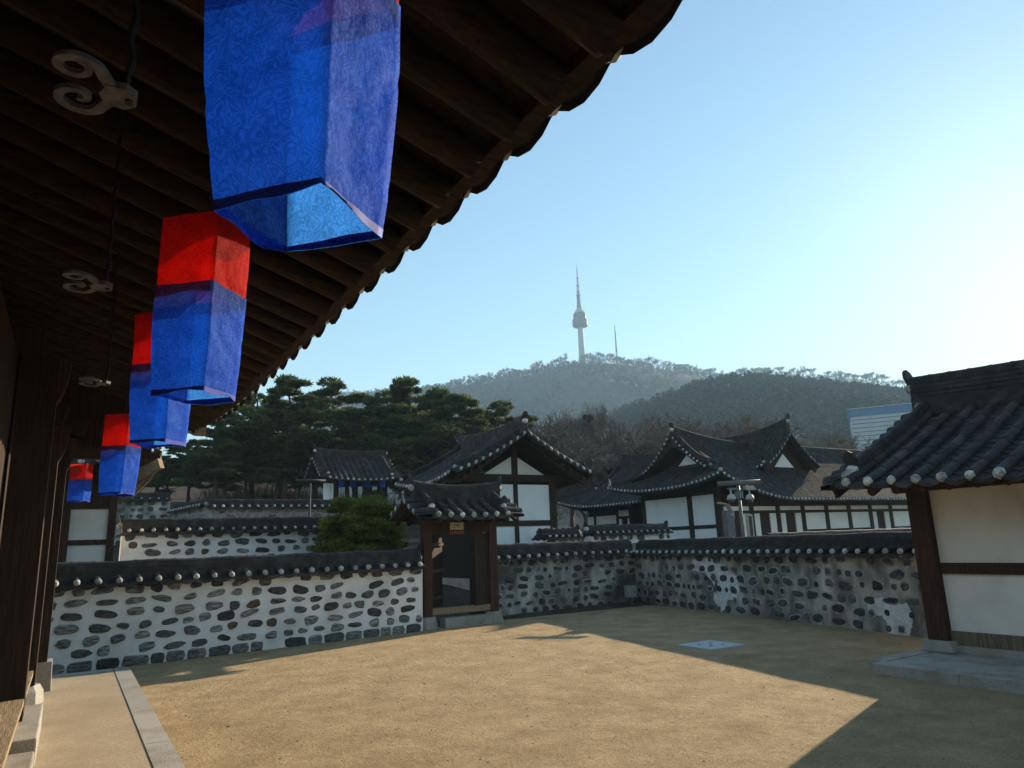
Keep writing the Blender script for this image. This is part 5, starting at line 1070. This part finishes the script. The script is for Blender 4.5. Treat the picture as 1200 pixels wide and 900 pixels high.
# ---------------------------------------------------------------- hills
def hill(name, crest, d0, d1, base_z, wob, ns=90, nt=26, seed=0, back=1.35):
    """crest: (px, py) of the skyline at distance d1; the slope runs down towards the viewer to d0"""
    crest = sorted(crest); mb = MB(); V = []; pxs = np.linspace(crest[0][0], crest[-1][0], ns + 1); grid = []
    for px in pxs:
        py = np.interp(px, [c[0] for c in crest], [c[1] for c in crest]); top = on_d(px, py, d1); dirv = _n(np.array((top[0], top[1], 0))); dist = math.hypot(top[0], top[1]); col = []
        for j in range(nt + 7):
            if j <= nt: t = j / nt; r_ = dist * (d0 / d1 + (1 - d0 / d1) * t); z = base_z + (top[2] - base_z) * (0.55 * t + 0.45 * t * t * (3 - 2 * t)); w = math.sin(math.pi * t)
            else: t = (j - nt) / 6; r_ = dist * (1 + (back - 1) * t); z = top[2] - (top[2] - base_z) * t ** 1.6; w = 0
            x, y = dirv[0] * r_, dirv[1] * r_; z += w * wob * (mnoise.noise((x / 90 + seed, y / 90, 0)) + .5 * mnoise.noise((x / 35, y / 35 + seed, 3))); col.append((x, y, z))
        grid.append(col); V += col
    m = nt + 7; F = [(i * m + j, (i + 1) * m + j, (i + 1) * m + j + 1, i * m + j + 1) for i in range(ns) for j in range(m - 1)]
    mb.add(V, F); tag(mb.build(name, 'hillground', smooth=True), kind='structure'); return grid, nt
def forest(name, grid, nt, count, size, conifer, seed, t0=0.0, cfun=None):
    q = random.Random(seed); mb = MB(); V = []; F = []; Mx = []; ns = len(grid) - 1
    for k in range(count):
        u = q.random() * ns; v = (t0 + (0.95 - t0) * q.random() ** .8) * nt; i, j = min(int(u), ns - 1), min(int(v), nt - 1); fu, fv = u - i, v - j
        p = np.array(grid[i][j]) * (1 - fu) * (1 - fv) + np.array(grid[i + 1][j]) * fu * (1 - fv) + np.array(grid[i][j + 1]) * (1 - fu) * fv + np.array(grid[i + 1][j + 1]) * fu * fv
        pr = conifer if cfun is None else cfun(u / ns, v / nt, p); s_ = size * q.uniform(.6, 1.35); con = q.random() < pr
        for l in range(20 if con else 16):
            if con: a = q.random() * 6.28; h_ = q.random(); r_ = s_ * .52 * (1 - h_ * .75) * q.random() ** .5; c = p + V3(math.cos(a) * r_, math.sin(a) * r_, s_ * (.25 + h_ * 1.0)); e = s_ * .22
            else: d_ = _n(V3(q.gauss(0, 1), q.gauss(0, 1), q.gauss(.25, .8))); c = p + d_ * s_ * .5 * q.random() ** .4 + Z * s_ * .65; e = s_ * .12
            a_ = _n(V3(q.gauss(0, 1), q.gauss(0, 1), q.gauss(0, 1))) * e; b_ = _n(V3(q.gauss(0, 1), q.gauss(0, 1), q.gauss(0, 1))) * e; o = len(V); V += [c - a_, c + b_, c + a_ * .9 - b_ * .6]; F.append((o, o + 1, o + 2)); Mx.append(0 if con else 1)
    mb.v = [tuple(p) for p in V]; mb.f = F; mb.m = Mx; return tag(mb.build(name, ['hillconifer', 'hillbare']), kind='stuff')
far_crest = [(300, 478), (345, 470), (400, 466), (460, 462), (520, 456), (545, 452), (580, 447), (620, 440), (645, 434), (672, 427), (700, 425), (725, 427), (760, 430), (800, 437), (830, 443), (860, 450), (920, 470), (980, 500)]
g1, n1 = hill('hill', far_crest, 420, 1000, 8, 16, 110, 26, 3)
forest('hill_forest', g1, n1, 9000, 6.0, .25, 21, 0.15, lambda u, v, p: .5 if mnoise.noise((p[0] / 120, p[1] / 120, 1)) > .05 else .08)
ridge3 = [(800, 452), (850, 446), (880, 443), (920, 441), (960, 444), (1000, 448), (1050, 453), (1110, 462), (1180, 480)]
g3, n3 = hill('hill', ridge3, 500, 900, 8, 10, 60, 18, 8)
forest('hill_forest', g3, n3, 3000, 6, .2, 31, 0.3)
near_crest = [(640, 545), (690, 515), (720, 492), (750, 478), (790, 465), (820, 456), (850, 450), (885, 447), (930, 452), (985, 458), (1040, 463), (1110, 470), (1200, 480)]
g2, n2 = hill('hill', near_crest, 170, 480, 5, 9, 90, 24, 14)
forest('hill_forest', g2, n2, 6500, 4.4, .6, 41, 0.02, lambda u, v, p: .85 if v > .35 + .25 * mnoise.noise((p[0] / 50, p[1] / 50, 1)) else .12)

# bare trees along the skyline: each a tree of its own
sk = [meshes(bare_mesh(500 + i, 10, 0.2, 5, 0.06), 'skyline_tree', 'barebark') for i in range(4)]; SH = [tree_h(m) for m in sk]; q = random.Random(3); cnt = 0
def skyline(x0, x1, step, crest, d, hpx, grp, lab):
    x = x0
    while x < x1:
        py = np.interp(x, [c[0] for c in crest], [c[1] for c in crest]); p = on_d(x, py + 1.5, d); v = q.randrange(4); h_ = hpx * q.uniform(.55, 1.15) * d / F_PX; s_ = h_ / SH[v]
        place_mesh('bare_tree', sk[v], p, q.random() * 6, (s_ * 1.25, s_ * 1.25, s_), lab, 'bare tree', grp); x += step * q.uniform(.5, 1.5)
skyline(528, 668, 4.6, far_crest, 995, 14, 'bare trees on the tower hill, left of the tower', 'tiny bare tree on the tower hill skyline, left of the tall tower')
skyline(688, 860, 4.6, far_crest, 995, 13, 'bare trees on the tower hill, right of the tower', 'tiny bare tree on the tower hill skyline, right of the tall tower')
skyline(862, 1062, 5.2, ridge3, 895, 14, 'bare trees on the far right ridge', 'tiny bare tree on the low far ridge behind the white building')

# ---------------------------------------------------------------- tower, mast and far buildings
def lathe(prof, c, m, n=24):
    mb = MB(); V = []; F = []
    for r_, z in prof:
        for k in range(n): t = 2 * math.pi * k / n; V.append((c[0] + r_ * math.cos(t), c[1] + r_ * math.sin(t), z))
    for i in range(len(prof) - 1):
        for k in range(n): F.append((i * n + k, i * n + (k + 1) % n, (i + 1) * n + (k + 1) % n, (i + 1) * n + k))
    F.append(tuple(range(n))[::-1]); F.append(tuple((len(prof) - 1) * n + k for k in range(n))); mb.add(V, F); return mb
TD = 1005.0; tb = on_d(682.5, 424, TD); u_ = TD / F_PX       # metres per photo pixel there
def tz(py): return on_d(680, py, TD)[2]
tw = thing('observation_tower', 'tall white observation tower with a grey pod and red banded mast on the hill', 'tower', (tb[0], tb[1], tb[2] - 3)); c = (tb[0], tb[1])
lathe([(4.6 * u_, tb[2] - 4), (3.7 * u_, tz(415)), (3.2 * u_, tz(381))], c, 0).build('shaft', 'concrete', tw, smooth=True)
lathe([(2.9 * u_, tz(381.5)), (8.2 * u_, tz(380)), (8.9 * u_, tz(378)), (9.0 * u_, tz(371.5)), (8.7 * u_, tz(371)), (7.6 * u_, tz(370.5)), (7.2 * u_, tz(365)), (7.5 * u_, tz(364)), (6.6 * u_, tz(363.2))], c, 0, 32).build('pod', 'towergrey', tw)
mb = MB()
for py in (379, 376.4, 373.8, 368, 366): mb2 = lathe([(9.15 * u_ if py > 371 else 7.7 * u_, tz(py)), (9.15 * u_ if py > 371 else 7.7 * u_, tz(py - .7))], c, 0, 32); mb.add(mb2.v, mb2.f)
mb.build('pod_ring', 'towerband', tw)
lathe([(6.4 * u_, tz(363.2)), (6.6 * u_, tz(362)), (4.6 * u_, tz(361)), (4.9 * u_, tz(359.5)), (3.4 * u_, tz(358.5)), (3.2 * u_, tz(356))], c, 0, 16).build('antenna_deck', 'concrete', tw)
segs = [(356, 352, 2.3, 'towerred'), (352, 340, 1.9, 'towergrey'), (340, 339, 2.4, 'towerred'), (339, 334, 1.5, 'towerred'), (334, 328, 1.4, 'concrete'), (328, 327, 1.9, 'towerred'), (327, 318, 0.95, 'concrete'), (318, 317, 1.4, 'towerred'), (317, 306, 0.6, 'concrete'), (306, 298, 0.22, 'towergrey')]
for a, b, r_, m_ in segs: r_ *= 1.25; lathe([(r_ * u_, tz(a) + .01), (r_ * u_ * .92, tz(b))], c, 0, 8).build('mast_section', m_, tw)
MDD = 1000.0; p = on_d(723.5, 427, MDD); ms = thing('radio_mast', 'thin red and white lattice radio mast on the hill, right of the tower', 'mast', p); zt_ = on_d(722, 377, MDD)[2]
for k in range(6):
    z0, z1 = p[2] - 3 + (zt_ - p[2] + 3) * k / 6, p[2] - 3 + (zt_ - p[2] + 3) * (k + 1) / 6; mb = MB(); w0, w1 = 1.7 * (1 - k / 6.6) * u_, 1.7 * (1 - (k + 1) / 6.6) * u_
    cor = [(-1, -1), (1, -1), (1, 1), (-1, 1)]
    for i in range(4):
        a, b = cor[i], cor[(i + 1) % 4]; A = lambda s_, w, z: (p[0] + s_[0] * w * .5, p[1] + s_[1] * w * .5, z); mb.tube([A(a, w0, z0), A(a, w1, z1)], .42, 4); zz = np.linspace(z0, z1, 4)
        for j in range(3): wa, wb = w0 + (w1 - w0) * j / 3, w0 + (w1 - w0) * (j + 1) / 3; mb.tube([A(a, wa, zz[j]), A(b, wb, zz[j + 1])], .26, 4)
    mb.build('lattice_section', 'towerred' if k % 2 == 0 else 'concrete', ms)
p = on_d(799, 438, 985); t = thing('hilltop_station', 'small pale cable car station on the hill skyline right of the tower', 'building', p); mb = MB(); mb.box((p[0], p[1], p[2] + 4), (17, 14, 12), -.5); mb.build('station_hall', 'whitepaint', t); mb = MB(); mb.box((p[0], p[1], p[2] + 10.8), (19, 16, 1.6), -.5); mb.build('roof', 'towergrey', t); mb = MB(); mb.box((p[0] - 6, p[1] - 8.5, p[2] + 6), (8, 3, 3), -.5); mb.build('window_band', 'glassdark', t)
a = on_d(1000, 512, 230); b = on_d(1085, 505, 222); zt_ = on_d(1000, 486, 230)[2]; dv = _n(V3(b[0] - a[0], b[1] - a[1], 0)); nv_ = V3(-dv[1], dv[0], 0); Lb = 34.0; rz = math.atan2(dv[1], dv[0]); cc = a + dv * Lb / 2 + nv_ * 8
wb = thing('white_building', 'white slatted modern building with a blue roof band behind the hut', 'building', (cc[0], cc[1], 3)); mb = MB(); mb.box((cc[0], cc[1], zt_ / 2 + .5), (Lb, 16, zt_ - 1), rz); mb.build('hall', 'whitepaint', wb)
mb = MB()
for k in range(7): z = zt_ - 1.6 - k * 1.35; mb.box((a[0] + dv[0] * Lb / 2 - nv_[0] * .06, a[1] + dv[1] * Lb / 2 - nv_[1] * .06, z), (Lb - .6, .14, .16), rz)
mb.build('slat_lines', 'towergrey', wb)
mb = MB(); mb.box((cc[0], cc[1], zt_ + .72), (Lb + .6, 16.6, 2.4), rz); mb.build('roof_band', 'bluepaint', wb); mb = MB(); mb.box((cc[0], cc[1], zt_ + 2.05), (Lb + 1.2, 17.2, .22), rz); mb.build('roof_edge', 'whitepaint', wb)
p = on_d(934, 521, 120); zt_ = on_d(934, 509, 120)[2]; t = thing('street_lamp', 'slim pale street lamp with a curved arm before the wooded hill', 'street lamp', (p[0], p[1], gz(p[0], p[1])))
mb = MB(); mb.tube([(p[0], p[1], gz(p[0], p[1])), (p[0], p[1], zt_ - .3)] + [(p[0] + 1.6 * k / 6, p[1], zt_ - .3 + .55 * math.sin(k / 6 * 1.5)) for k in range(1, 7)], .075, 6); mb.build('pole', 'lightmetal', t); mb = MB(); mb.box((p[0] + 1.95, p[1], zt_ + .24), (.8, .26, .13)); mb.build('lamp_head', 'lightmetal', t)

# ---------------------------------------------------------------- haze
hz = bpy.data.materials.new('haze air'); hz.use_nodes = True; hn = hz.node_tree; hn.nodes.remove(hn.nodes['Principled BSDF'])
pvn = hn.nodes.new('ShaderNodeVolumePrincipled'); pvn.inputs['Color'].default_value = (0.52, 0.77, 1.0, 1); pvn.inputs['Density'].default_value = 0.00036; pvn.inputs['Anisotropy'].default_value = 0.1
hn.links.new(pvn.outputs[0], hn.nodes['Material Output'].inputs['Volume']); M['haze'] = hz
mb = MB(); mb.span((-2600, -900, -3), (2600, 3300, 440)); tag(mb.build('haze', 'haze'), kind='stuff')
